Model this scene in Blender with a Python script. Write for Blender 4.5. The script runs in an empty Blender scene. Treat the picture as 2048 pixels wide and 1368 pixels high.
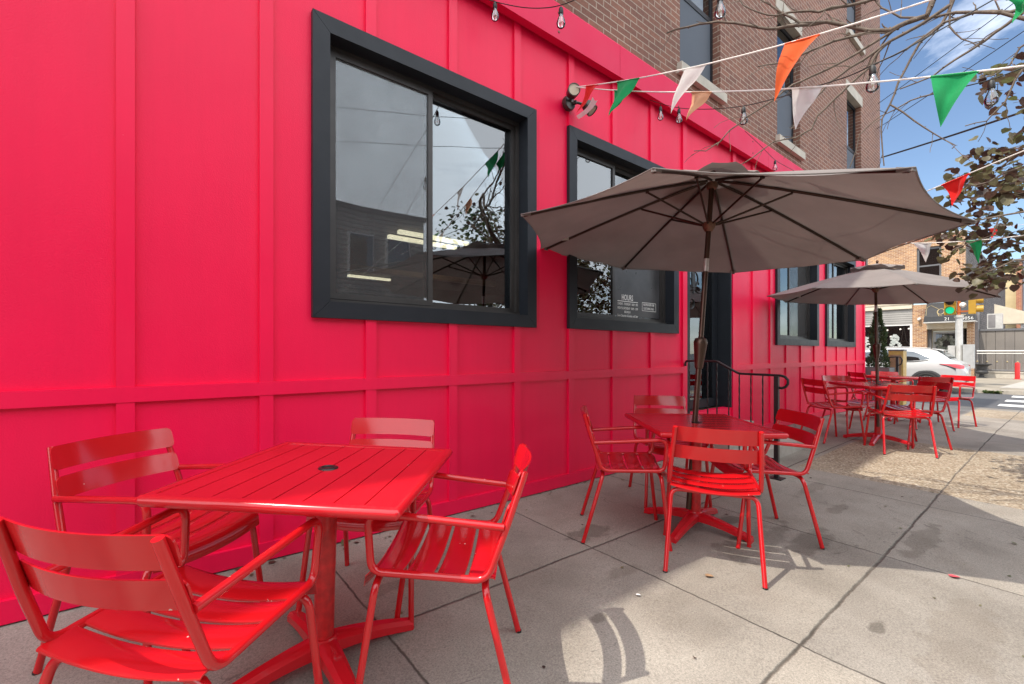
import bpy, bmesh, math, random
from mathutils import Vector, Matrix
sc = bpy.context.scene
COL = sc.collection
PI = math.pi
R = math.radians
random.seed(11)
BRANCH=[([(3.806,0.532,3.469),(3.804,0.541,3.349),(3.798,0.568,3.265),(3.774,0.662,3.264),(3.753,0.74,3.247),(3.719,0.85,3.292),(3.683,0.954,3.368),(3.644,1.061,3.438),(3.587,1.205,3.469),(3.53,1.336,3.492),(3.486,1.435,3.535),(3.419,1.577,3.618),(3.363,1.69,3.667),(3.307,1.799,3.685),(3.231,1.943,3.692),(3.194,2.012,3.682)],0.016),([(3.796,0.577,3.461),(3.716,0.858,3.488),(3.654,1.035,3.524),(3.628,1.101,3.52),(3.598,1.177,3.557),(3.559,1.271,3.583),(3.534,1.328,3.583),(3.486,1.435,3.644),(3.441,1.532,3.736),(3.426,1.562,3.806)],0.01),([(3.644,1.061,3.435),(3.587,1.205,3.483),(3.547,1.3,3.587),(3.515,1.371,3.675),(3.475,1.458,3.767)],0.01),([(3.774,0.662,3.267),(3.753,0.74,3.243),(3.732,0.808,3.272),(3.699,0.908,3.282),(3.659,1.022,3.289),(3.609,1.15,3.266),(3.573,1.238,3.247),(3.53,1.336,3.24),(3.481,1.446,3.253)],0.011),([(3.819,0.467,3.28),(3.79,0.6,3.22),(3.753,0.74,3.178),(3.732,0.808,3.14),(3.691,0.934,3.08),(3.649,1.048,3.01),(3.618,1.128,2.92),(3.587,1.205,2.801),(3.566,1.255,2.747)],0.01),([(3.753,0.74,3.178),(3.732,0.808,3.117),(3.723,0.838,3.046),(3.686,0.946,2.959),(3.659,1.022,2.888),(3.625,1.109,2.803),(3.612,1.142,2.718),(3.576,1.23,2.677),(3.524,1.351,2.681),(3.466,1.479,2.588),(3.419,1.577,2.538)],0.008),([(3.779,0.646,3.26),(3.751,0.748,3.23),(3.72,0.845,3.188),(3.668,0.996,3.126),(3.609,1.15,3.084),(3.571,1.243,3.06),(3.524,1.351,2.984),(3.452,1.508,2.898),(3.401,1.613,2.823),(3.374,1.668,2.752),(3.328,1.758,2.699),(3.289,1.834,2.714)],0.008),([(3.823,0.445,3.391),(3.822,0.452,3.303),(3.812,0.504,3.179),(3.791,0.595,3.117),(3.779,0.644,3.02),(3.764,0.7,2.898),(3.753,0.74,2.766),(3.741,0.779,2.684),(3.741,0.779,2.523),(3.744,0.769,2.374)],0.009),([(3.753,0.74,2.766),(3.784,0.625,2.623),(3.804,0.541,2.521),(3.823,0.443,2.414),(3.82,0.458,2.4)],0.005),([(3.823,0.443,2.782),(3.804,0.541,2.764),(3.779,0.644,2.759),(3.738,0.789,2.703),(3.705,0.891,2.61),(3.689,0.939,2.407)],0.005),([(3.852,0.128,3.093),(3.849,0.225,3.108),(3.835,0.365,3.183),(3.813,0.495,3.187),(3.774,0.662,3.095),(3.738,0.789,3.064),(3.706,0.888,3.01)],0.01),([(3.852,0.11,3.096),(3.852,0.172,3.077),(3.849,0.233,3.043),(3.841,0.322,2.992),(3.823,0.443,2.937),(3.804,0.541,2.876),(3.766,0.693,2.85)],0.01),([(3.753,0.74,3.51),(3.702,0.901,3.49),(3.652,1.04,3.509),(3.587,1.205,3.557)],0.006),([(3.852,0.146,3.02),(3.847,0.258,3.126),(3.823,0.443,3.223),(3.798,0.568,3.246),(3.767,0.69,3.309),(3.741,0.779,3.41),(3.725,0.831,3.512)],0.01),([(3.82,0.46,3.338),(3.818,0.469,3.15),(3.828,0.417,3.05),(3.839,0.341,2.965)],0.006),([(3.852,0.146,2.796),(3.851,0.202,2.71),(3.848,0.241,2.597),(3.842,0.314,2.517),(3.83,0.403,2.519)],0.006),([(3.852,0.11,2.916),(3.851,0.183,2.885),(3.85,0.222,2.804),(3.845,0.28,2.773),(3.836,0.361,2.779)],0.006),([(4.384,0.166,2.352),(4.366,0.273,2.333),(4.349,0.351,2.286),(4.323,0.455,2.287),(4.296,0.55,2.349)],0.006),([(4.387,0.146,2.06),(4.366,0.273,2.055),(4.341,0.385,2.043),(4.303,0.526,2.016),(4.273,0.624,1.98)],0.006),([(4.39,0.125,1.74),(4.374,0.23,1.754),(4.354,0.329,1.701),(4.335,0.408,1.66)],0.006),([(4.361,0.295,2.059),(4.354,0.329,1.933),(4.323,0.455,1.886),(4.306,0.514,1.86)],0.004)]
LEAFC=[(4.501,0.313,3.068),(4.111,0.236,2.867),(4.301,0.332,2.957),(4.647,0.324,3.062),(5.007,0.25,3.246),(5.322,0.29,3.127),(5.072,0.239,3.009),(5.396,0.494,2.764),(5.745,0.494,2.963),(5.786,0.475,2.867),(5.043,0.577,2.411),(5.658,0.636,2.657),(4.773,0.528,2.479),(5.026,0.633,2.414),(5.487,0.334,2.761),(5.481,0.419,2.779),(5.676,0.361,2.706),(6.193,0.262,2.816),(5.925,0.344,2.911),(5.697,0.228,2.67),(5.908,0.328,2.892),(4.942,0.318,2.61),(5.073,0.237,2.501),(5.123,0.261,2.402),(5.752,0.496,2.494),(4.702,0.492,2.315),(5.959,0.337,2.641),(6.224,0.244,2.617),(5.445,0.463,2.638),(5.106,0.539,2.541),(4.919,0.314,2.441),(6.123,0.285,2.67),(5.535,0.247,2.502),(5.533,0.388,2.459),(5.955,0.402,2.562),(5.673,0.403,2.562),(5.846,0.528,2.68),(4.848,0.34,2.324),(4.818,0.373,2.317),(4.942,0.314,2.314),(5.679,0.356,2.538),(5.624,0.461,2.478),(5.404,0.574,2.667),(5.558,0.224,2.54),(5.291,0.345,2.491),(5.777,0.729,2.308),(6.017,0.763,2.356),(5.884,0.823,2.323),(6.063,0.766,2.382),(5.536,0.718,2.283),(5.504,0.598,2.261),(5.566,0.697,2.215),(5.93,0.273,2.335),(6.019,0.348,2.193),(5.961,0.497,2.405),(6.391,0.546,2.313),(6.343,0.545,2.447),(5.859,0.342,2.185),(6.3,0.562,2.439),(5.816,0.468,2.316),(6.613,0.473,2.444),(6.526,0.572,2.562),(6.087,0.272,2.163),(5.794,0.236,2.124),(6.375,0.334,2.26),(5.83,0.359,2.036),(6.091,0.467,2.173),(5.32,0.391,1.802),(6.842,0.291,2.004),(6.315,0.271,1.863),(5.416,0.477,1.846),(6.024,0.439,1.941),(6.193,0.415,1.854),(6.532,0.462,2.167),(5.832,0.372,1.866),(6.412,0.502,2.046),(6.554,0.522,1.965),(5.426,0.257,1.791),(5.434,0.305,1.786),(6.018,0.447,2.085),(6.438,0.428,2.062),(5.347,0.474,2.066),(6.612,0.543,2.267),(5.752,0.63,2.122),(5.482,0.654,2.06),(5.531,0.626,2.031),(4.255,0.195,2.547),(4.661,0.197,2.595),(5.617,0.573,1.854),(5.753,0.472,1.762),(5.875,0.44,1.794),(6.159,0.559,1.858),(5.824,0.518,1.788)]
BUNT=[([(2.836,2.659,3.419),(2.831,2.564,3.38),(2.826,2.469,3.343),(2.821,2.374,3.306),(2.816,2.279,3.27),(2.811,2.184,3.234),(2.805,2.089,3.2),(2.8,1.994,3.166),(2.795,1.899,3.134),(2.79,1.804,3.102),(2.785,1.709,3.071),(2.78,1.614,3.04),(2.775,1.519,3.011),(2.77,1.425,2.982),(2.765,1.33,2.955),(2.76,1.235,2.928),(2.755,1.14,2.902),(2.75,1.045,2.876),(2.744,0.95,2.852),(2.739,0.855,2.828),(2.734,0.76,2.806),(2.729,0.665,2.784),(2.724,0.57,2.763),(2.719,0.475,2.742),(2.714,0.38,2.723)],[('red',(2.829,2.526,3.365),(2.822,2.393,3.313),(2.751,2.546,3.098)),('green',(2.812,2.194,3.238),(2.799,1.984,3.163),(2.713,2.19,2.929)),('white',(2.78,1.614,3.04),(2.772,1.463,2.994),(2.665,1.653,2.729)),('orange',(2.747,0.997,2.864),(2.737,0.827,2.821),(2.641,1.02,2.532))]),([(2.851,2.673,3.431),(2.853,2.566,3.375),(2.854,2.459,3.319),(2.856,2.353,3.265),(2.857,2.246,3.212),(2.859,2.139,3.159),(2.861,2.032,3.108),(2.862,1.925,3.058),(2.864,1.819,3.009),(2.866,1.712,2.961),(2.867,1.605,2.914),(2.869,1.498,2.868),(2.87,1.391,2.823),(2.872,1.285,2.779),(2.874,1.178,2.736),(2.875,1.071,2.694),(2.877,0.964,2.654),(2.879,0.858,2.614),(2.88,0.751,2.575),(2.882,0.644,2.538),(2.884,0.537,2.501),(2.885,0.43,2.465),(2.887,0.324,2.431),(2.888,0.217,2.397),(2.89,0.11,2.365)],[('green',(2.857,2.257,3.217),(2.86,2.107,3.144),(2.806,2.25,2.995)),('peach',(2.867,1.616,2.919),(2.869,1.477,2.859),(2.812,1.617,2.702)),('white',(2.876,1.007,2.67),(2.879,0.858,2.614),(2.848,0.982,2.419)),('green',(2.885,0.419,2.462),(2.888,0.26,2.411),(2.864,0.384,2.212))]),([(4.127,0.653,2.243),(4.114,0.631,2.245),(4.102,0.609,2.248),(4.089,0.587,2.25),(4.076,0.565,2.252),(4.064,0.543,2.254),(4.051,0.522,2.257),(4.039,0.5,2.259),(4.026,0.478,2.261),(4.013,0.456,2.264),(4.001,0.434,2.266),(3.988,0.412,2.268),(3.975,0.39,2.271),(3.963,0.368,2.273),(3.95,0.346,2.275),(3.938,0.324,2.277),(3.925,0.302,2.28),(3.912,0.28,2.282),(3.9,0.259,2.284),(3.887,0.237,2.287),(3.874,0.215,2.289),(3.862,0.193,2.291),(3.849,0.171,2.293),(3.837,0.149,2.296),(3.824,0.127,2.298)],[('red',(4.059,0.535,2.255),(3.979,0.397,2.27),(4.047,0.469,2.098))]),([(3.359,0.245,2.951),(3.347,0.239,2.942),(3.335,0.232,2.933),(3.323,0.226,2.925),(3.311,0.22,2.916),(3.298,0.214,2.907),(3.286,0.207,2.898),(3.274,0.201,2.889),(3.262,0.195,2.88),(3.25,0.189,2.872),(3.238,0.182,2.863),(3.226,0.176,2.854),(3.213,0.17,2.845),(3.201,0.164,2.836),(3.189,0.157,2.827),(3.177,0.151,2.818),(3.165,0.145,2.81),(3.153,0.139,2.801),(3.141,0.133,2.792),(3.129,0.126,2.783),(3.117,0.12,2.774),(3.104,0.114,2.765),(3.092,0.108,2.757),(3.08,0.101,2.748),(3.068,0.095,2.739)],[('green',(3.268,0.198,2.885),(3.087,0.105,2.753),(3.206,0.154,2.719))]),([(5.057,0.93,2.101),(5.05,0.898,2.093),(5.043,0.866,2.086),(5.037,0.834,2.079),(5.03,0.802,2.072),(5.023,0.77,2.066),(5.016,0.738,2.059),(5.009,0.706,2.054),(5.003,0.674,2.048),(4.996,0.642,2.043),(4.989,0.61,2.037),(4.982,0.578,2.033),(4.976,0.546,2.028),(4.969,0.514,2.024),(4.962,0.482,2.02),(4.955,0.45,2.016),(4.948,0.418,2.013),(4.942,0.386,2.009),(4.935,0.354,2.006),(4.928,0.322,2.004),(4.921,0.29,2.002),(4.914,0.258,2.0),(4.908,0.226,1.998),(4.901,0.194,1.996),(4.894,0.162,1.995)],[('white',(5.039,0.844,2.081),(5.012,0.719,2.056),(5.086,0.758,1.918)),('green',(4.97,0.517,2.024),(4.951,0.431,2.014),(5.027,0.446,1.846))]),([(11.893,1.453,3.422),(11.856,1.408,3.414),(11.82,1.362,3.405),(11.783,1.317,3.397),(11.746,1.272,3.388),(11.709,1.227,3.38),(11.673,1.181,3.372),(11.636,1.136,3.363),(11.599,1.091,3.355),(11.563,1.045,3.346),(11.526,1.0,3.338),(11.489,0.955,3.329),(11.453,0.909,3.321),(11.416,0.864,3.313),(11.379,0.819,3.304),(11.342,0.774,3.296),(11.306,0.728,3.287),(11.269,0.683,3.279),(11.232,0.638,3.271),(11.196,0.592,3.262),(11.159,0.547,3.254),(11.122,0.502,3.245),(11.085,0.457,3.237),(11.049,0.411,3.228),(11.012,0.366,3.22)],[('red',(11.471,0.932,3.325),(11.331,0.76,3.293),(11.421,0.856,3.125))])]
LIGHTS=[([(1.918,2.821,3.847),(2.006,2.686,3.756),(2.095,2.421,3.59),(2.137,2.13,3.451),(2.183,1.836,3.419)],[((2.006,2.686,3.756),0.0),((2.137,2.13,3.451),0.0)]),([(4.113,2.785,3.811),(4.066,2.63,3.692),(3.938,2.348,3.479),(3.78,1.961,3.254),(3.595,1.597,3.062),(3.379,1.257,2.906),(3.026,0.77,2.686),(2.936,0.65,2.651),(2.983,0.549,2.683),(3.141,0.421,2.798)],[((4.066,2.63,3.692),0.03),((3.938,2.348,3.479),0),((3.595,1.597,3.062),0),((2.936,0.65,2.651),0)]),([(5.663,2.498,3.853),(6.122,2.513,3.821),(6.704,2.557,3.792),(7.758,2.606,3.883)],[((6.704,2.557,3.792),0)]),([(2.475,1.343,3.271),(2.466,1.222,3.146),(2.492,1.073,3.108)],[((2.466,1.222,3.146),0)]),([(3.506,0.512,2.638),(3.5,0.388,2.622),(3.563,0.273,2.634),(3.65,0.139,2.683)],[((3.563,0.273,2.634),0)])]

# ------------------------------------------------------------------ materials
def nmat(name):
    m = bpy.data.materials.new(name); m.use_nodes = True
    nt = m.node_tree
    return m, nt, nt.nodes['Principled BSDF'], nt.nodes['Material Output']
def N(nt, t, **kw):
    n = nt.nodes.new(t)
    for k, v in kw.items():
        if k.startswith('i_'): n.inputs[k[2:].replace('_', ' ')].default_value = v
        else: setattr(n, k, v)
    return n
def L(nt, a, b): nt.links.new(a, b)
def c4(c): return (c[0], c[1], c[2], 1.0)
def ramp(nt, fac, stops):
    r = N(nt, 'ShaderNodeValToRGB')
    el = r.color_ramp.elements
    el[0].position, el[0].color = stops[0][0], c4(stops[0][1])
    el[1].position, el[1].color = stops[-1][0], c4(stops[-1][1])
    for p, c in stops[1:-1]:
        e = el.new(p); e.color = c4(c)
    L(nt, fac, r.inputs['Fac']); return r.outputs['Color']
def noise(nt, vec, scale, detail=4, rough=.55, dist=0):
    n = N(nt, 'ShaderNodeTexNoise'); n.inputs['Scale'].default_value = scale; n.inputs['Detail'].default_value = detail
    n.inputs['Roughness'].default_value = rough; n.inputs['Distortion'].default_value = dist
    if vec is not None: L(nt, vec, n.inputs['Vector'])
    return n.outputs['Fac']
def objco(nt): return N(nt, 'ShaderNodeTexCoord').outputs['Object']
def mth(nt, op, a, b=None, c=None):
    n = N(nt, 'ShaderNodeMath', operation=op)
    for i, v in enumerate((a, b, c)):
        if v is None: continue
        if isinstance(v, (int, float)): n.inputs[i].default_value = v
        else: L(nt, v, n.inputs[i])
    return n.outputs[0]
def mixc(nt, fac, a, b, blend='MIX'):
    n = N(nt, 'ShaderNodeMix', data_type='RGBA', blend_type=blend)
    for s, v in ((n.inputs['Factor'], fac), (n.inputs['A'], a), (n.inputs['B'], b)):
        if isinstance(v, (int, float)): s.default_value = v
        elif isinstance(v, tuple): s.default_value = c4(v)
        else: L(nt, v, s)
    return n.outputs['Result']
def bump(nt, h, strength, dist, bsdf):
    b = N(nt, 'ShaderNodeBump'); b.inputs['Strength'].default_value = strength; b.inputs['Distance'].default_value = dist
    L(nt, h, b.inputs['Height']); L(nt, b.outputs['Normal'], bsdf.inputs['Normal'])
def paint(name, col, rough=.4, var=.15, nscale=6, bumps=0, bscale=80, coat=0, metal=0, spec=.5, wear=None, streak=0):
    m, nt, b, o = nmat(name)
    oc = objco(nt)
    d = tuple(q*(1-var) for q in col); l = tuple(min(1, q*(1+var*.6)) for q in col)
    colr = ramp(nt, noise(nt, oc, nscale, 5), [(.3, d), (.7, l)])
    if streak:
        mp = N(nt, 'ShaderNodeMapping'); mp.inputs['Scale'].default_value = (5, 5, .35); L(nt, oc, mp.inputs['Vector'])
        colr = mixc(nt, 1.0, colr, ramp(nt, noise(nt, mp.outputs[0], 3, 6, .65), [(.3, (1-streak,)*3), (.6, (1, 1, 1))]), 'MULTIPLY')
    if wear:
        wn = noise(nt, oc, wear[1], 3, .6)
        colr = mixc(nt, mth(nt, 'GREATER_THAN', wn, wear[2]), colr, wear[0])
    L(nt, colr, b.inputs['Base Color'])
    rr = N(nt, 'ShaderNodeMapRange'); rr.inputs['To Min'].default_value = max(.02, rough*.75); rr.inputs['To Max'].default_value = min(1, rough*1.3)
    L(nt, noise(nt, oc, nscale*2.3, 4), rr.inputs['Value']); L(nt, rr.outputs[0], b.inputs['Roughness'])
    b.inputs['Metallic'].default_value = metal; b.inputs['Coat Weight'].default_value = coat; b.inputs['Coat Roughness'].default_value = .08
    b.inputs['Specular IOR Level'].default_value = spec
    if bumps: bump(nt, noise(nt, oc, bscale, 5, .6), bumps, .004, b)
    return m
M = {}
M['panel'] = paint('red_panel_paint', (.84, .004, .062), .40, .05, 1.3, .38, 140, spec=.30, streak=.035, wear=((.70, .12, .16), 18, .80))
M['batten'] = paint('red_batten_paint', (.84, .004, .062), .38, .05, 2.0, .15, 120, spec=.32, streak=.03, wear=((.72, .25, .28), 26, .78))
M['fascia'] = paint('red_fascia_paint', (.68, .005, .065), .5, .05, 1.3, .08, 60, spec=.28)
M['chair'] = paint('red_powder_coat', (.52, .007, .011), .13, .08, 5, .03, 160, coat=.45, spec=.45, wear=((.62, .45, .40), 21, .735))
M['table'] = paint('red_table_coat', (.57, .009, .017), .22, .05, 4, 0, 60, coat=.2, wear=((.60, .25, .24), 34, .76))
M['column'] = paint('worn_red_column', (.52, .012, .014), .36, .30, 30, .10, 120, coat=.1)
M['frame'] = paint('black_window_trim', (.015, .018, .023), .42, .15, 5, .05, 90, spec=.28)
M['sash'] = paint('bronze_sash', (.035, .032, .030), .40, .2, 9, .05, 150)
M['iron'] = paint('black_iron', (.012, .012, .013), .42, .2, 20, .1, 90)
M['ring'] = paint('black_plastic', (.012, .012, .012), .30, .1, 20)
M['bronze'] = paint('bronze_pole_metal', (.085, .050, .036), .30, .15, 14, .02, 80, metal=.75)
M['bronze_d'] = paint('dark_bronze_rib', (.040, .022, .014), .35, .2, 14, metal=.6)
M['rust'] = paint('rusty_hub', (.15, .075, .045), .5, .35, 40, .1, 80, metal=.4)
M['silver'] = paint('silver_label', (.55, .53, .50), .35, .15, 50, metal=.6)
M['grey_metal'] = paint('grey_paint_metal', (.40, .40, .39), .45, .12, 8, .04, 40)
M['pale_metal'] = paint('pale_galvanised', (.52, .51, .48), .42, .15, 6, .05, 30, metal=.2)
M['yellow'] = paint('signal_yellow', (.40, .22, .015), .42, .1, 6)
M['tan'] = paint('tan_yellow_box', (.50, .33, .09), .45, .25, 9, .05, 40)
M['orange'] = paint('orange_bracket', (.40, .10, .02), .45, .1, 6)
M['white'] = paint('white_paint', (.74, .73, .70), .45, .08, 4)
M['cream'] = paint('cream_paint', (.60, .53, .41), .55, .10, 3, .05, 20)
M['stone'] = paint('limestone_trim', (.46, .42, .35), .75, .18, 5, .2, 60)
M['concrete_s'] = paint('stoop_concrete', (.36, .33, .29), .85, .2, 7, .35, 120)
M['dgrey'] = paint('dark_grey_paint', (.12, .12, .125), .5, .15, 4, .05, 40)
M['mgrey'] = paint('taupe_fence_paint', (.20, .18, .165), .55, .12, 4, .05, 30)
M['kerb'] = paint('kerb_stone', (.42, .38, .32), .85, .2, 6, .3, 60)
M['tree'] = paint('grey_bark', (.135, .105, .08), .8, .35, 30, .5, 90)
M['cord'] = paint('white_cord', (.78, .76, .72), .7, .1, 30)
M['wire'] = paint('black_wire', (.012, .012, .012), .5, .1, 10)
M['dark_brown'] = paint('dark_interior', (.035, .030, .027), .7, .4, 2)  # dark brown of the room walls, also used for soil and number plate
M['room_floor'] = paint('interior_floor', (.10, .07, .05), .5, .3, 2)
M['blind'] = paint('white_blind', (.62, .60, .56), .5, .1, 4)
M['red_b'] = paint('red_bollard_paint', (.55, .02, .02), .45, .15, 8)
M['siding_g'] = paint('grey_siding', (.20, .19, .19), .6, .2, 3)  # plain grey for the bay return, upper blinds and grille
M['yellow_wall'] = paint('yellow_render', (.55, .44, .25), .8, .12, 2, .1, 20)
M['blue_wall'] = paint('blue_siding', (.28, .34, .42), .6, .1, 2)
M['tyre'] = paint('tyre_rubber', (.022, .021, .020), .8, .3, 20, .1, 60)
M['rim'] = paint('alloy_rim', (.45, .45, .46), .28, .1, 8, metal=.8)
M['clad'] = paint('car_cladding', (.028, .028, .030), .6, .1, 20)
M['carpaint'] = paint('white_car_paint', (.52, .52, .51), .22, .02, 1, coat=.8)
M['awning'] = paint('black_awning_cloth', (.016, .017, .019), .55, .3, 6, .1, 40)
M['gold'] = paint('gold_print', (.36, .28, .14), .5, .2, 6)
M['lamp_metal'] = paint('lamp_housing', (.06, .055, .05), .35, .2, 20, metal=.5)
M['lamp_face'] = paint('lamp_lens', (.52, .44, .32), .3, .1, 20)
M['wood'] = paint('tan_wood', (.32, .20, .11), .55, .3, 8)
M['mural'] = paint('pale_sticker', (.60, .58, .52), .5, .1, 20)
M['pink'] = paint('red_pink_print', (.62, .08, .10), .5, .1, 20)
M['terracotta'] = paint('dark_urn', (.035, .035, .036), .5, .2, 10, .1, 30)
M['board'] = paint('dark_sign_board', (.045, .045, .048), .30, .35, 6, .04, 30)

def emit(name, col, s):
    m, nt, b, o = nmat(name)
    b.inputs['Base Color'].default_value = c4(col); b.inputs['Emission Color'].default_value = c4(col); b.inputs['Emission Strength'].default_value = s
    return m
M['tube_lamp'] = emit('lit_ceiling_tube', (1, .80, .52), 1.6)
M['green_lens'] = emit('lit_green_lens', (.005, .42, .19), .55)
M['shop_lamp'] = emit('lit_shop_lamp', (1, .9, .75), 2.0)

def glass(name, refl, tint=(.55, .60, .62), haze=0.0, hazecol=(.2, .2, .2), weave=False):
    m, nt, b, o = nmat(name); nt.nodes.remove(b)
    g = N(nt, 'ShaderNodeBsdfGlossy'); g.inputs['Roughness'].default_value = .0; g.inputs['Color'].default_value = (.92, .97, 1, 1)
    oc = objco(nt)
    bp = N(nt, 'ShaderNodeBump'); bp.inputs['Strength'].default_value = .030; bp.inputs['Distance'].default_value = .05
    L(nt, noise(nt, oc, 1.6, 1), bp.inputs['Height']); L(nt, bp.outputs[0], g.inputs['Normal'])
    t = N(nt, 'ShaderNodeBsdfTransparent'); t.inputs['Color'].default_value = c4(tint)
    fr = N(nt, 'ShaderNodeFresnel'); fr.inputs['IOR'].default_value = 1.5
    f = mth(nt, 'MINIMUM', mth(nt, 'MULTIPLY_ADD', fr.outputs[0], .9, refl), 1.0)
    mx = N(nt, 'ShaderNodeMixShader'); L(nt, f, mx.inputs[0]); L(nt, t.outputs[0], mx.inputs[1]); L(nt, g.outputs[0], mx.inputs[2])
    L(nt, mx.outputs[0], o.inputs['Surface'])
    return m
M['glass'] = glass('window_glass', .12)
M['glass_d'] = glass('dark_window_glass', .14, (.10, .11, .12))
M['glass_far'] = glass('shop_window_glass', .06, (.6, .6, .6))
M['bulb'] = glass('clear_bulb_glass', .10, (.97, .97, .96))
def screen(name, col, dens):
    m, nt, b, o = nmat(name)
    oc = objco(nt)
    b.inputs['Base Color'].default_value = c4(col); b.inputs['Roughness'].default_value = .6
    f = mth(nt, 'MULTIPLY_ADD', noise(nt, oc, 3, 4), .10, dens)
    t = N(nt, 'ShaderNodeBsdfTransparent')
    mx = N(nt, 'ShaderNodeMixShader'); L(nt, f, mx.inputs[0]); L(nt, t.outputs[0], mx.inputs[1]); L(nt, b.outputs[0], mx.inputs[2])
    L(nt, mx.outputs[0], o.inputs['Surface'])
    return m
M['screen'] = screen('insect_screen', (.10, .095, .09), .13)
M['screen_d'] = screen('dense_insect_screen', (.10, .12, .15), .62)

def brick(name, axis, c1, c2, mortar, bw=.21, rh=.0675, ms=.011, bright=1.0, dark=None):
    m, nt, b, o = nmat(name)
    oc = objco(nt); s = N(nt, 'ShaderNodeSeparateXYZ'); L(nt, oc, s.inputs[0])
    cb = N(nt, 'ShaderNodeCombineXYZ'); L(nt, mth(nt, 'ADD', s.outputs['X'], s.outputs['Y']), cb.inputs[0]); L(nt, s.outputs['Z'], cb.inputs[1])
    t = N(nt, 'ShaderNodeTexBrick'); t.inputs['Scale'].default_value = 1; t.inputs['Brick Width'].default_value = bw; t.inputs['Row Height'].default_value = rh
    t.inputs['Mortar Size'].default_value = ms*.5; t.inputs['Mortar Smooth'].default_value = .15; t.inputs['Bias'].default_value = -.1
    t.inputs['Color1'].default_value = c4(c1); t.inputs['Color2'].default_value = c4(c2); t.inputs['Mortar'].default_value = c4(mortar)
    L(nt, cb.outputs[0], t.inputs['Vector'])
    big = ramp(nt, noise(nt, oc, .9, 5), [(.3, (.82, .82, .82)), (.7, (1.12, 1.1, 1.08))])
    fine = ramp(nt, noise(nt, oc, 60, 4), [(.3, (.8, .8, .8)), (.7, (1.15, 1.15, 1.15))])
    cc = mixc(nt, 1.0, mixc(nt, 1.0, t.outputs['Color'], big, 'MULTIPLY'), fine, 'MULTIPLY')
    L(nt, cc, b.inputs['Base Color']); b.inputs['Roughness'].default_value = .85
    h = mth(nt, 'MULTIPLY_ADD', t.outputs['Fac'], -1.0, mth(nt, 'MULTIPLY', noise(nt, oc, 90, 3), .35))
    bump(nt, h, .55, .008, b)
    return m
M['brick'] = brick('red_brown_brick', 'X', (.225, .098, .064), (.158, .070, .050), (.37, .30, .235))
M['brick_side'] = brick('red_brown_brick_side', 'Y', (.235, .105, .075), (.165, .078, .062), (.46, .39, .32))
M['brick_far'] = brick('tan_brick', 'Y', (.46, .255, .120), (.24, .105, .055), (.60, .50, .38), ms=.016, rh=.072)
M['brick_red'] = brick('orange_brick', 'Y', (.42, .16, .08), (.30, .11, .06), (.5, .42, .35))
M['brick_row'] = brick('row_house_brick', 'X', (.20, .10, .08), (.15, .085, .07), (.3, .26, .22))
M['shingle'] = brick('dark_shingle', 'X', (.07, .062, .058), (.16, .14, .13), (.035, .03, .028), bw=.30, rh=.13, ms=.02)
M['siding_row'] = brick('pale_siding', 'X', (.44, .42, .39), (.40, .38, .36), (.18, .17, .16), bw=8, rh=.2, ms=.05)
M['shutter'] = brick('roller_shutter', 'Y', (.34, .33, .31), (.32, .31, .29), (.10, .10, .10), bw=20, rh=.115, ms=.022)
M['fence'] = brick('boarded_fence', 'Y', (.20, .18, .16), (.18, .16, .145), (.07, .06, .055), bw=.32, rh=9, ms=.02)

def fabric(name, col, trans=.18, nsc=700, top=None):
    m, nt, b, o = nmat(name)
    oc = objco(nt)
    cc = ramp(nt, noise(nt, oc, 3, 6), [(.3, tuple(q*.86 for q in col)), (.7, tuple(q*1.1 for q in col))])
    if top:   # outer face of the cloth, lighter and greyer than the underside
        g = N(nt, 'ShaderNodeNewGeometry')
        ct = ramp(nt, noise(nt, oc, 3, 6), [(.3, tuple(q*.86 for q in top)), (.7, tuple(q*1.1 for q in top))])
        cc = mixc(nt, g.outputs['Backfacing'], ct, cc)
    L(nt, cc, b.inputs['Base Color']); b.inputs['Roughness'].default_value = .85; b.inputs['Specular IOR Level'].default_value = .2
    b.inputs['Sheen Weight'].default_value = .15
    bump(nt, mth(nt, 'ADD', noise(nt, oc, nsc, 2), mth(nt, 'MULTIPLY', noise(nt, oc, 5, 4), 3.0)), .25, .003, b)
    t = N(nt, 'ShaderNodeBsdfTranslucent'); L(nt, cc, t.inputs['Color'])
    mx = N(nt, 'ShaderNodeMixShader'); mx.inputs[0].default_value = trans
    L(nt, b.outputs[0], mx.inputs[1]); L(nt, t.outputs[0], mx.inputs[2]); L(nt, mx.outputs[0], o.inputs['Surface'])
    return m
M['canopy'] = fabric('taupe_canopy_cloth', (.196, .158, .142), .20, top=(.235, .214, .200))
FLAG = {'red': fabric('red_pennant_cloth', (.70, .02, .018), .4), 'green': fabric('green_pennant_cloth', (.02, .36, .12), .4),
        'white': fabric('white_pennant_cloth', (.82, .81, .79), .68), 'orange': fabric('orange_pennant_cloth', (.72, .13, .035), .4), 'peach': fabric('peach_pennant_cloth', (.74, .42, .25), .4)}

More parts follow.
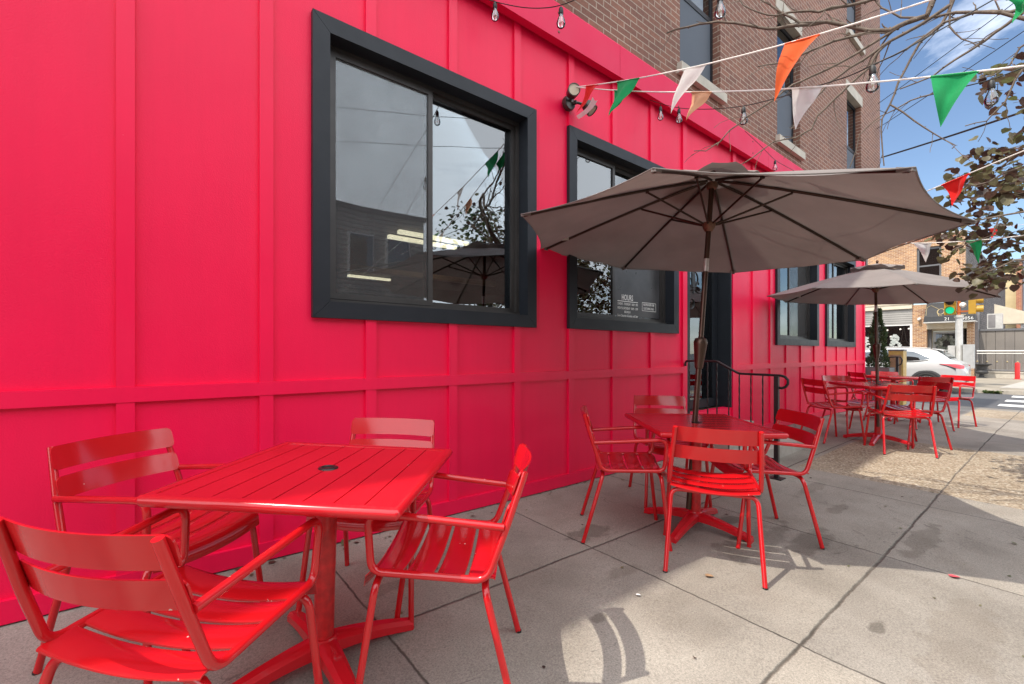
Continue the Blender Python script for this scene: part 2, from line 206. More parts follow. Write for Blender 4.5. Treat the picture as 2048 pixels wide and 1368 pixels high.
def leafmat(name, stops, trans=.35):
    m, nt, b, o = nmat(name)
    g = N(nt, 'ShaderNodeNewGeometry')
    cc = ramp(nt, g.outputs['Random Per Island'], stops)
    cc = mixc(nt, 1.0, cc, ramp(nt, noise(nt, objco(nt), 60, 3), [(.3, (.75, .75, .75)), (.7, (1.15, 1.15, 1.1))]), 'MULTIPLY')
    L(nt, cc, b.inputs['Base Color']); b.inputs['Roughness'].default_value = .45
    t = N(nt, 'ShaderNodeBsdfTranslucent'); L(nt, cc, t.inputs['Color'])
    mx = N(nt, 'ShaderNodeMixShader'); mx.inputs[0].default_value = trans
    L(nt, b.outputs[0], mx.inputs[1]); L(nt, t.outputs[0], mx.inputs[2]); L(nt, mx.outputs[0], o.inputs['Surface'])
    return m
M['leaf'] = leafmat('redbud_leaf', [(.0, (.050, .030, .026)), (.3, (.105, .055, .042)), (.55, (.13, .115, .06)), (.8, (.21, .20, .11)), (1, (.11, .13, .045))], .42)
M['conifer'] = leafmat('conifer_needle', [(0, (.02, .045, .018)), (.5, (.04, .075, .028)), (1, (.07, .11, .04))], .2)
M['green_tree'] = leafmat('green_leaf', [(0, (.03, .06, .015)), (.5, (.06, .10, .025)), (1, (.13, .12, .04))], .3)
M['flower'] = leafmat('dried_arrangement', [(0, (.30, .19, .06)), (.5, (.42, .36, .26)), (1, (.16, .15, .06))], .2)
M['wreath'] = leafmat('wreath_leaf', [(0, (.06, .07, .05)), (.5, (.16, .17, .13)), (1, (.35, .34, .30))], .2)
M['ghost'] = leafmat('pale_window_art', [(0, (.40, .44, .42)), (1, (.62, .64, .62))], .2)

def concrete():
    m, nt, b, o = nmat('sidewalk_concrete')
    oc = objco(nt); s = N(nt, 'ShaderNodeSeparateXYZ'); L(nt, oc, s.inputs[0])
    X, Y = s.outputs['X'], s.outputs['Y']
    wob = mth(nt, 'MULTIPLY', mth(nt, 'SUBTRACT', noise(nt, oc, 2.5, 4), .5), .03)
    wob2 = mth(nt, 'MULTIPLY', mth(nt, 'SUBTRACT', noise(nt, oc, 26, 3), .5), .012)
    w = mth(nt, 'ADD', wob, wob2)
    def joint(co, off, per, half):
        u = mth(nt, 'DIVIDE', mth(nt, 'SUBTRACT', mth(nt, 'ADD', co, w), off), per)
        f = mth(nt, 'SUBTRACT', u, mth(nt, 'ROUND', u))
        d = mth(nt, 'MULTIPLY', mth(nt, 'ABSOLUTE', f), per)
        r = N(nt, 'ShaderNodeMapRange'); r.inputs['From Min'].default_value = half*.5; r.inputs['From Max'].default_value = half*1.7
        r.inputs['To Min'].default_value = 1; r.inputs['To Max'].default_value = 0; L(nt, d, r.inputs['Value']); return r.outputs[0]
    jx = joint(X, .785, 1.345, .0042)
    jy = joint(Y, .715, 1.14, .0058)
    jt = mth(nt, 'MAXIMUM', jx, jy)
    # cell tint per slab
    cx = mth(nt, 'ROUND', mth(nt, 'ADD', mth(nt, 'DIVIDE', mth(nt, 'SUBTRACT', mth(nt, 'ADD', X, w), .785), 1.345), .5))
    cy = mth(nt, 'ROUND', mth(nt, 'ADD', mth(nt, 'DIVIDE', mth(nt, 'SUBTRACT', mth(nt, 'ADD', Y, w), .715), 1.14), .5))
    cb = N(nt, 'ShaderNodeCombineXYZ'); L(nt, cx, cb.inputs[0]); L(nt, cy, cb.inputs[1])
    wn = N(nt, 'ShaderNodeTexWhiteNoise', noise_dimensions='2D'); L(nt, cb.outputs[0], wn.inputs['Vector'])
    base = ramp(nt, noise(nt, oc, 1.4, 6, .6), [(.28, (.235, .214, .186)), (.5, (.300, .275, .238)), (.75, (.350, .322, .278))])
    tint = ramp(nt, wn.outputs['Value'], [(0, (.88, .88, .89)), (1, (1.08, 1.07, 1.05))])
    base = mixc(nt, 1.0, base, tint, 'MULTIPLY')
    sp = noise(nt, oc, 130, 6, .75)
    base = mixc(nt, 1.0, base, ramp(nt, sp, [(.30, (.55, .54, .53)), (.5, (1, 1, 1)), (.7, (1.35, 1.34, 1.32))]), 'MULTIPLY')
    sp2 = noise(nt, oc, 420, 3, .7)
    base = mixc(nt, .7, base, ramp(nt, sp2, [(.3, (.6, .6, .6)), (.7, (1.3, 1.3, 1.3))]), 'MULTIPLY')
    # broad dirt
    dirt = noise(nt, oc, .75, 7, .62, .4)
    base = mixc(nt, 1.0, base, ramp(nt, dirt, [(.36, (.74, .72, .70)), (.56, (1, 1, 1))]), 'MULTIPLY')
    # blotch stains with their own shapes
    spots = [(2.29, 2.02, .16, .09, 0.62), (3.05, 1.28, .40, .13, 0.69), (3.35, 1.05, .28, .10, 0.67), (3.95, .62, .35, .07, 0.73), (2.55, .55, .06, .035, 0.57), (4.2, 1.15, .14, .05, 0.77),
             (2.05, 1.55, .12, .05, 0.82), (5.9, 1.1, .12, .06, 0.69), (6.5, 1.5, .12, .04, 0.67), (1.75, .25, .2, .05, 0.87), (1.6, 1.35, .05, .03, 0.62), (2.75, .30, .5, .10, 0.91), (.95, 2.15, .12, .05, 0.79), (4.6, 1.45, .3, .06, 0.82), (3.3, 1.55, .1, .06, 0.62)]
    wn2 = N(nt, 'ShaderNodeTexNoise'); wn2.inputs['Scale'].default_value = 9; wn2.inputs['Detail'].default_value = 5; L(nt, oc, wn2.inputs['Vector'])
    ww = mth(nt, 'SUBTRACT', wn2.outputs['Fac'], .5)
    for sx, sy, rx, ry, k in spots:
        ex = mth(nt, 'DIVIDE', mth(nt, 'SUBTRACT', X, sx), rx); ey = mth(nt, 'DIVIDE', mth(nt, 'SUBTRACT', Y, sy), ry)
        d = mth(nt, 'ADD', mth(nt, 'SQRT', mth(nt, 'ADD', mth(nt, 'MULTIPLY', ex, ex), mth(nt, 'MULTIPLY', ey, ey))), mth(nt, 'MULTIPLY', ww, 2.2))
        r = N(nt, 'ShaderNodeMapRange'); r.inputs['From Min'].default_value = .85; r.inputs['From Max'].default_value = 1.15; r.inputs['To Min'].default_value = 1; r.inputs['To Max'].default_value = 0
        L(nt, d, r.inputs['Value'])
        base = mixc(nt, r.outputs[0], base, mixc(nt, 1.0, base, (k, k*.98, k*.96), 'MULTIPLY'))
    base = mixc(nt, mth(nt, 'MINIMUM', 1.0, mth(nt, 'MULTIPLY', jt, mth(nt, 'MULTIPLY_ADD', noise(nt, oc, 3.2, 5, .7), 1.3, .18))), base, (.060, .052, .043))
    # gum spots, grit and a few hairline cracks
    gv = N(nt, 'ShaderNodeTexVoronoi', feature='F1'); gv.inputs['Scale'].default_value = 2.6; L(nt, oc, gv.inputs['Vector'])
    gc = N(nt, 'ShaderNodeSeparateColor'); L(nt, gv.outputs['Color'], gc.inputs[0])
    gum = mth(nt, 'MULTIPLY', mth(nt, 'LESS_THAN', gv.outputs['Distance'], mth(nt, 'MULTIPLY', gc.outputs[1], .038)), mth(nt, 'GREATER_THAN', gc.outputs[0], .62))
    base = mixc(nt, mth(nt, 'MULTIPLY', gum, .62), base, (.05, .045, .04))
    gv2 = N(nt, 'ShaderNodeTexVoronoi', feature='F1'); gv2.inputs['Scale'].default_value = 17; L(nt, oc, gv2.inputs['Vector'])
    gc2 = N(nt, 'ShaderNodeSeparateColor'); L(nt, gv2.outputs['Color'], gc2.inputs[0])
    grit = mth(nt, 'MULTIPLY', mth(nt, 'LESS_THAN', gv2.outputs['Distance'], .075), mth(nt, 'GREATER_THAN', gc2.outputs[0], .80))
    base = mixc(nt, mth(nt, 'MULTIPLY', grit, .40), base, (.06, .05, .04))
    cn = noise(nt, oc, .55, 5, .55, 1.2)
    crk = mth(nt, 'MULTIPLY', mth(nt, 'LESS_THAN', mth(nt, 'ABSOLUTE', mth(nt, 'SUBTRACT', cn, .455)), .0011), mth(nt, 'GREATER_THAN', noise(nt, oc, .8, 2), .52))
    base = mixc(nt, mth(nt, 'MULTIPLY', crk, .5), base, (.09, .08, .07))
    # exposed aggregate bands
    v = N(nt, 'ShaderNodeTexVoronoi', feature='F1'); v.inputs['Scale'].default_value = 62; L(nt, oc, v.inputs['Vector'])
    vs = N(nt, 'ShaderNodeSeparateColor'); L(nt, v.outputs['Color'], vs.inputs[0])
    agg = ramp(nt, vs.outputs[0], [(0, (.24, .185, .13)), (.35, (.34, .275, .195)), (.7, (.42, .355, .265)), (1, (.52, .47, .385))])
    agg = mixc(nt, 1.0, agg, ramp(nt, v.outputs['Distance'], [(.0, (1.1, 1.1, 1.1)), (.55, (.74, .72, .70))]), 'MULTIPLY')
    agg = mixc(nt, 1.0, agg, ramp(nt, dirt, [(.36, (.8, .78, .76)), (.56, (1.05, 1.05, 1.05))]), 'MULTIPLY')
    def band(a, b_, c, d):
        return mth(nt, 'MULTIPLY', mth(nt, 'MULTIPLY', mth(nt, 'GREATER_THAN', mth(nt, 'ADD', X, wob), a), mth(nt, 'LESS_THAN', mth(nt, 'ADD', X, wob), b_)),
                   mth(nt, 'MULTIPLY', mth(nt, 'GREATER_THAN', Y, c), mth(nt, 'LESS_THAN', mth(nt, 'ADD', Y, wob), d)))
    mask = mth(nt, 'MAXIMUM', band(5.3, 7.9, -4, 1.80), band(12.5, 14.7, -4, 1.35))
    mask2 = mth(nt, 'MULTIPLY', mask, mth(nt, 'SUBTRACT', 1.0, mth(nt, 'MULTIPLY', jy, .8)))
    col = mixc(nt, mask2, base, agg)
    L(nt, col, b.inputs['Base Color']); b.inputs['Roughness'].default_value = .88; b.inputs['Specular IOR Level'].default_value = .3
    h = mth(nt, 'SUBTRACT', mth(nt, 'ADD', mth(nt, 'MULTIPLY', sp, .35), mth(nt, 'MULTIPLY', sp2, .2)), mth(nt, 'MULTIPLY', jt, 2.2))
    h = mth(nt, 'ADD', h, mth(nt, 'MULTIPLY', mask, mth(nt, 'MULTIPLY', v.outputs['Distance'], -1.3)))
    bump(nt, h, .55, .006, b)
    return m
M['concrete'] = concrete()
def asphalt():
    m, nt, b, o = nmat('asphalt')
    oc = objco(nt)
    c = ramp(nt, noise(nt, oc, .5, 6), [(.3, (.055, .055, .06)), (.7, (.085, .084, .085))])
    c = mixc(nt, 1.0, c, ramp(nt, noise(nt, oc, 140, 3), [(.3, (.7, .7, .7)), (.7, (1.35, 1.35, 1.35))]), 'MULTIPLY')
    L(nt, c, b.inputs['Base Color']); b.inputs['Roughness'].default_value = .85; bump(nt, noise(nt, oc, 140, 3), .4, .006, b)
    return m
M['asphalt'] = asphalt()
M['far_walk'] = paint('far_sidewalk_concrete', (.25, .215, .165), .88, .25, 1.2, .3, 60)
M['stripe'] = paint('road_marking_white', (.72, .71, .68), .7, .12, 9, .1, 60)

# ------------------------------------------------------------------ mesh helpers
class MB:
    def __init__(s): s.bm = bmesh.new()
    def v(s, p): return s.bm.verts.new(p)
    def face(s, pts):
        try: return s.bm.faces.new([s.bm.verts.new(p) for p in pts])
        except ValueError: return None
    def box(s, x0, x1, y0, y1, z0, z1):
        v = [s.v(p) for p in ((x0,y0,z0),(x1,y0,z0),(x1,y1,z0),(x0,y1,z0),(x0,y0,z1),(x1,y0,z1),(x1,y1,z1),(x0,y1,z1))]
        for f in ((0,3,2,1),(4,5,6,7),(0,1,5,4),(1,2,6,5),(2,3,7,6),(3,0,4,7)): s.bm.faces.new([v[i] for i in f])
        return s
    def hexa(s, b, t):
        v = [s.v(p) for p in list(b)+list(t)]
        for f in ((0,3,2,1),(4,5,6,7),(0,1,5,4),(1,2,6,5),(2,3,7,6),(3,0,4,7)): s.bm.faces.new([v[i] for i in f])
        return s
    def tube(s, pts, r, seg=10, closed=False, caps=True, square=False, twist=0):
        pts = [Vector(p) for p in pts]; n = len(pts)
        rr = r if isinstance(r, (list, tuple)) else [r]*n
        def tan(i):
            a = pts[(i-1) % n] if (closed or i > 0) else pts[i]; b = pts[(i+1) % n] if (closed or i < n-1) else pts[i]
            t = b-a
            return t.normalized() if t.length > 1e-9 else Vector((0,0,1))
        t0 = tan(0); up = Vector((0,0,1)) if abs(t0.z) < .9 else Vector((1,0,0))
        u = t0.cross(up).normalized(); rings = []
        for i in range(n):
            t = tan(i); u = (u - t*u.dot(t))
            u = u.normalized() if u.length > 1e-6 else t.orthogonal().normalized()
            w = t.cross(u); ring = []
            for k in range(seg):
                a = 2*PI*k/seg + twist*i + (PI/4 if square else 0)
                ring.append(s.v(pts[i] + u*(math.cos(a)*rr[i]) + w*(math.sin(a)*rr[i])))
            rings.append(ring)
        m = n if closed else n-1
        for i in range(m):
            a, b = rings[i], rings[(i+1) % n]
            for k in range(seg):
                s.bm.faces.new((a[k], a[(k+1) % seg], b[(k+1) % seg], b[k]))
        if caps and not closed:
            s.bm.faces.new(rings[0][::-1]); s.bm.faces.new(rings[-1])
        return s
    def lathe(s, prof, c=(0,0,0), seg=20, axis=None):
        q = Matrix.Identity(3) if axis is None else Vector((0,0,1)).rotation_difference(Vector(axis)).to_matrix()
        rings = []
        for r, z in prof:
            if r < 1e-6: rings.append([s.v(Vector(c)+q@Vector((0,0,z)))])
            else: rings.append([s.v(Vector(c)+q@Vector((r*math.cos(2*PI*k/seg), r*math.sin(2*PI*k/seg), z))) for k in range(seg)])
        for a, b in zip(rings, rings[1:]):
            for k in range(seg):
                k2 = (k+1) % seg
                if len(a) == 1 and len(b) == 1: continue
                if len(a) == 1: s.bm.faces.new((a[0], b[k2], b[k]))
                elif len(b) == 1: s.bm.faces.new((a[k], a[k2], b[0]))
                else: s.bm.faces.new((a[k], a[k2], b[k2], b[k]))
        return s
    def grid(s, f, nu, nv, closed_u=False):
        g = [[s.v(f(i/nu, j/nv)) for j in range(nv+1)] for i in range(nu if closed_u else nu+1)]
        for i in range(nu):
            for j in range(nv):
                i2 = (i+1) % nu if closed_u else i+1
                s.bm.faces.new((g[i][j], g[i2][j], g[i2][j+1], g[i][j+1]))
        return s
    def prism(s, poly, y0, y1, axis='y'):
        def P(a, b, c):
            return {'y': (a, c, b), 'x': (c, a, b), 'z': (a, b, c)}[axis]
        A = [s.v(P(p[0], p[1], y0)) for p in poly]; B = [s.v(P(p[0], p[1], y1)) for p in poly]
        s.bm.faces.new(A); s.bm.faces.new(B[::-1]); n = len(poly)
        for i in range(n): s.bm.faces.new((A[i], B[i], B[(i+1) % n], A[(i+1) % n]))
        return s
    def bevel(s, w, seg=2, ang=.6):
        es = [e for e in s.bm.edges if len(e.link_faces) == 2 and e.calc_face_angle(0) > ang]
        bmesh.ops.bevel(s.bm, geom=es, offset=w, segments=seg, profile=.5, affect='EDGES', clamp_overlap=True); return s
    def solid(s, t):
        bmesh.ops.recalc_face_normals(s.bm, faces=s.bm.faces)
        bmesh.ops.solidify(s.bm, geom=list(s.bm.faces), thickness=t); return s
    def build(s, name, m, parent=None, smooth=True, ang=35, recalc=True):
        if recalc: bmesh.ops.recalc_face_normals(s.bm, faces=s.bm.faces)
        me = bpy.data.meshes.new(name); s.bm.to_mesh(me); s.bm.free()
        if smooth:
            me.polygons.foreach_set('use_smooth', [True]*len(me.polygons)); me.set_sharp_from_angle(angle=R(ang))
        me.materials.append(m)
        o = bpy.data.objects.new(name, me); COL.objects.link(o)
        if parent is not None: o.parent = parent
        return o
def fillet(pts, rad, n=5):
    pts = [Vector(p) for p in pts]; out = [pts[0]]
    rads = rad if isinstance(rad, (list, tuple)) else [rad]*len(pts)
    for i in range(1, len(pts)-1):
        a, b, c = pts[i-1], pts[i], pts[i+1]; r = min(rads[i], (a-b).length*.48, (c-b).length*.48)
        p0 = b+(a-b).normalized()*r; p1 = b+(c-b).normalized()*r
        for k in range(n+1):
            t = k/n; out.append(p0*(1-t)**2 + b*2*t*(1-t) + p1*t*t)
    out.append(pts[-1]); return out
def tag(o, label, cat, group=None, kind=None):
    o['label'] = label; o['category'] = cat
    if group: o['group'] = group
    if kind: o['kind'] = kind
    return o
def thing(name, label, cat, loc=(0,0,0), rz=0, group=None):
    o = bpy.data.objects.new(name, None); o.empty_display_size = .2; COL.objects.link(o); o.location = loc; o.rotation_euler = (0,0,rz)
    return tag(o, label, cat, group)
def copy_tree(o, parent=None):
    c = o.copy(); COL.objects.link(c)
    if parent is not None:
        c.parent = parent; c.matrix_parent_inverse = o.matrix_parent_inverse.copy()
    for ch in list(o.children): copy_tree(ch, c)
    return c
def struct(name, mb, m, **k):
    o = mb.build(name, m, None, **k); o['kind'] = 'structure'; return o
def text_mesh(name, body, size, m, parent, mat4, ext=.001, align='LEFT', wide=None):
    cu = bpy.data.curves.new(name, 'FONT'); cu.body = body; cu.size = size; cu.extrude = ext; cu.align_x = align; cu.resolution_u = 2
    t = bpy.data.objects.new(name+'_curve', cu); COL.objects.link(t)
    bpy.context.view_layer.update()
    me = bpy.data.meshes.new_from_object(t.evaluated_get(bpy.context.evaluated_depsgraph_get()))
    bpy.data.objects.remove(t); bpy.data.curves.remove(cu)
    if wide:
        xs_ = [v.co.x for v in me.vertices]; k = wide/(max(xs_)-min(xs_)); me.transform(Matrix.Diagonal((k, 1, 1, 1)))
    me.transform(mat4); me.materials.clear(); me.materials.append(m); me.name = name
    o = bpy.data.objects.new(name, me); COL.objects.link(o); o.parent = parent
    return o
def lerp_tab(tab, x):
    if x <= tab[0][0]: return tab[0][1]
    for (a, b), (c, d) in zip(tab, tab[1:]):
        if x <= c:
            t = (x-a)/(c-a); return b+(d-b)*t
    return tab[-1][1]
WALL = 2.836
GX = [(-14,.06),(-3,.035),(0,0),(2.6,-.034),(4.2,-.034),(6.5,0),(10,0),(14.8,-.10),(15.3,-.11)]
def gz(x, y):
    return lerp_tab(GX, x) + .02*(max(-4, min(y, 2.9))-2.84)
def rz_(x, y):
    if x < 15.3: return -.25 if y > -3.35 else -.27
    if x < 23.3: return -.20-.01*(x-15.3)
    return -.30
def fz(x): return lerp_tab([(23.3,-.17),(28,-.11),(33,-.04),(60,0)], x)

# ------------------------------------------------------------------ ground, roads
g = MB(); xs = [-14+.3*i for i in range(98)]+[15.3]; ys = [-3.35+.31*i for i in range(21)]+[3.2, 40]
vg = [[g.v((x, y, gz(x, y))) for y in ys] for x in xs]
for i in range(len(xs)-1):
    for j in range(len(ys)-1): g.bm.faces.new((vg[i][j], vg[i+1][j], vg[i+1][j+1], vg[i][j+1]))
struct('sidewalk', g, M['concrete'], ang=60)
k = MB()
k.hexa([(15.3,-3.5,-.4),(15.42,-3.5,-.4),(15.42,40,-.4),(15.3,40,-.4)], [(15.3,-3.5,gz(15.3,-3)-.005),(15.42,-3.5,gz(15.3,-3)-.005),(15.42,40,gz(15.3,3)-.012),(15.3,40,gz(15.3,3)-.012)])
k.box(-14, 15.3, -3.5, -3.35, -.5, -.13)
struct('kerb', k, M['kerb'])
k = MB(); k.box(23.2, 23.34, -3, 60, -.5, -.165); struct('far_kerb', k, M['kerb'])
g = MB(); xs = [-300,-60,-14,15.29,15.31,17,19,21,23.3,24,60,140,300]; ys = [-300,-60,-3.36,-3.34,3,20,60,300]
vg = [[g.v((x, y, rz_(x, y))) for y in ys] for x in xs]
for i in range(len(xs)-1):
    for j in range(len(ys)-1): g.bm.faces.new((vg[i][j], vg[i+1][j], vg[i+1][j+1], vg[i][j+1]))
struct('road', g, M['asphalt'], smooth=False)
g = MB()
xs = [23.34, 25, 28, 33, 60]
vg = [[g.v((x, y, fz(x))) for y in (-3, 60)] for x in xs]
for i in range(len(xs)-1): g.bm.faces.new((vg[i][0], vg[i+1][0], vg[i+1][1], vg[i][1]))
struct('far_sidewalk', g, M['far_walk'], smooth=False)
g = MB(); g.box(-60, 15, -13, -10, -.5, -.1); struct('opposite_sidewalk', g, M['far_walk'])
for a, b_ in ((17.0,17.75),(18.95,19.75),(21.2,22.1)):
    g = MB()
    def zz(x): return rz_(x, 0)+.004
    v = [(a,-2.4,zz(a)),(b_,-2.4,zz(b_)),(b_,1.2,zz(b_)),(a,1.2,zz(a))]
    g.face(v); struct('crosswalk_stripe', g, M['stripe'])
for y0, y1, x0, x1 in ((-1.5, 1.35, 24.6, 30.5),):
    g = MB(); g.face([(x0,y0,fz(x0)+.006),(x1,y0,fz(x1)+.006),(x1,y1-.15,fz(x1)+.006),(x0,y1+.35,fz(x0)+.006)]); struct('far_paving_slab', g, M['concrete_s'])

# ------------------------------------------------------------------ corner building
bld = thing('corner_building', 'corner building with bright red battened ground floor and red brick storeys above', 'building', (0,0,0))
WIN = [(.755, 2.526, 1.363, 3.18), (2.918, 4.70, 1.369, 3.18), (7.44, 9.243, 1.27, 3.06), (9.657, 11.40, 1.268, 3.05)]
TW = .10
DOOR = (4.90, 6.02, .43, 2.72)
XL, XR, XE = -10.0, 12.13, 13.3
zb = -.3
panel = MB()
holes = [(a+TW*.6, b-TW*.6, c+TW*.6, d-TW*.6) for a, b, c, d in WIN]+[DOOR]
holes.sort(); x = XL
for a, b, c, d in holes:
    panel.box(x, a, WALL, WALL+.10, zb, 4.0); 
    panel.box(a, b, WALL, WALL+.10, d, 4.0)
    panel.box(a, b, WALL, WALL+.10, zb, c); x = b
panel.box(x, XR, WALL, WALL+.10, zb, 4.0)
panel.box(XR-.10, XR, WALL+.10, 4.6, zb, 4.0)
panel.box(XR, XE+.2, 4.6, 4.7, zb, 4.0)
bmesh.ops.remove_doubles(panel.bm, verts=panel.bm.verts, dist=1e-5)
panel.build('siding', M['panel'], bld, smooth=False)
T = .020
bx = [-.0815-.61*i for i in range(1, 17)]+[-.0815,.5155,1.114,1.725,2.333,2.96,3.571,4.207]+[6.664,7.254,7.85,8.466,9.094,9.70,10.302,10.93,11.517]
RZ0, RZ1 = .918, .990
def segs(x):
    lo, hi = [gz(x, WALL)+.105, RZ0], [RZ1, 3.95]
    o = [tuple(lo)]
    h = None
    for a, b, c, d in WIN:
        if a-.03 < x < b+.03: h = (c, d)
    if h: o += [(RZ1, h[0]), (h[1], 3.95)]
    else: o.append((RZ1, 3.95))
    return o
for x in bx:
    for a, b in segs(x):
        bt = MB(); bt.box(x-.034, x+.034, WALL-T, WALL, a, b); bt.bevel(.003, 1); bt.build('batten', M['batten'], bld, smooth=False)
for x, w in ((4.852,.044),(6.075,.044),(12.085,.045)):
    bt = MB(); bt.box(x-w, x+w, WALL-T-.003, WALL, -.25, 3.95); bt.bevel(.003, 1); bt.build('corner_board', M['batten'], bld, smooth=False)
rl = MB()
for a, b in ((XL, 4.807), (6.12, 12.04)):
    rl.box(a, b, WALL-.024, WALL, RZ0, RZ1)
    n = 24
    for i in range(n):
        p, q = a+(b-a)*i/n, a+(b-a)*(i+1)/n
        if q > 5 and p < 6.6: z0, z1 = .1, .1
        z0, z1 = gz(p, WALL), gz(q, WALL)
        rl.hexa([(p,WALL-.026,z0+.008),(q,WALL-.026,z1+.008),(q,WALL,z1+.008),(p,WALL,z0+.008)], [(p,WALL-.026,z0+.105),(q,WALL-.026,z1+.105),(q,WALL,z1+.105),(p,WALL,z0+.105)])
bmesh.ops.remove_doubles(rl.bm, verts=rl.bm.verts, dist=1e-5)
rl.build('rail_board', M['batten'], bld, smooth=False)
fa = MB()
FY = WALL-.10
x = XL
for xe in (-6.6,-3.2,.2,3.55,6.95,10.3,XE+.12):
    fa.hexa([(x,FY,3.815),(xe-.004,FY,3.815),(xe-.004,WALL-.028,3.815),(x,WALL-.028,3.815)], [(x,FY,4.115),(xe-.004,FY,4.115),(xe-.004,WALL-.028,4.20),(x,WALL-.028,4.20)]); x = xe
fa.bevel(.004, 1)
fa.build('fascia', M['fascia'], bld, smooth=False)
for x in [-1+.62*3*i for i in range(8)]:
    for z in (3.88, 4.04): sr = MB(); sr.lathe([(0,.006),(.010,.004),(.012,0)], (x, FY, z), 8, (0,-1,0)); sr.build('screw', M['rust'], bld)
# brick storeys with openings
BY = WALL-.03
BW = [(-8.0,-7.05),(-5.2,-4.25),(-1.0,-.05),(1.92,2.87),(4.726,5.67),(7.436,8.357),(10.82,11.79)]
lv = [(4.43,6.38),(7.58,9.40)]
br = MB(); ZT = 10.14
zcur = 3.99
for z0, z1 in lv+[(ZT, ZT)]:
    br.box(XL, XE, BY, BY+.25, zcur, z0)
    if z1 > z0:
        x = XL
        for a, b in BW:
            br.box(x, a, BY, BY+.25, z0, z1); x = b
        br.box(x, XE, BY, BY+.25, z0, z1)
    zcur = z1
br.box(XL, XE, BY+.25, 14, ZT-.3, ZT)
bmesh.ops.remove_doubles(br.bm, verts=br.bm.verts, dist=1e-5)
br.build('brick_wall', M['brick'], bld, smooth=False)
br = MB(); br.box(XE-.2, XE-.001, BY+.25, 14, 4.0, ZT-.3); br.box(XL, XL+.2, BY+.25, 14, -.3, ZT-.3); br.box(XL, XE, 14, 14.2, -.3, ZT-.3); br.box(XE-.2, XE-.001, 4.7, 14, -.3, 4.0)
br.build('side_wall', M['brick_side'], bld, smooth=False)
br = MB(); br.box(XR, XE-.003, BY+.1, 4.6, 3.9, 3.985); br.build('porch_ceiling', M['white'], bld)
co = MB(); co.box(XL, XE+.02, BY-.012, BY-.001, ZT-.35, ZT); co.bevel(.002, 1); co.build('roof_cornice', M['stone'], bld)
for z0, z1 in lv:
    for a, b in BW:
        w = bpy.data.objects.new('brick_opening_window', None); COL.objects.link(w); w.parent = bld; w.name = 'sash_window'
        s_ = MB(); s_.box(a-.06, b+.06, BY-.06, BY+.12, z0-.11, z0+.004); s_.bevel(.008, 1); s_.build('sill', M['stone'], w)
        s_ = MB(); s_.box(a-.06, b+.06, BY-.012, BY+.10, z1-.004, z1+.19); s_.bevel(.006, 1); s_.build('lintel', M['stone'], w)
        f = MB(); d0, d1 = BY+.10, BY+.16; zm = z0+(z1-z0)*.5
        for p in ((a, a+.05, z0, z1), (b-.05, b, z0, z1), (a+.05, b-.05, z1-.06, z1), (a+.05, b-.05, z0, z0+.06), (a+.05, b-.05, zm-.03, zm+.03)): f.box(p[0], p[1], d0, d1, p[2], p[3])
        f.build('sash', M['frame'], w, smooth=False)
        gl = MB(); gl.box(a+.05, b-.05, d0+.035, d0+.04, z0+.06, zm-.03); gl.box(a+.05, b-.05, d0+.015, d0+.02, zm+.03, z1-.06); gl.build('pane', M['glass_d'], w, smooth=False)
        gl = MB(); gl.box(a+.05, b-.05, d0+.008, d0+.010, z0+.06, zm-.03); gl.build('screen', M['screen_d'], w, smooth=False)
        gl = MB(); gl.box(a+.05, b-.05, d0+.16, d0+.165, z0, z1); gl.build('blind', M['siding_g'], w, smooth=False)
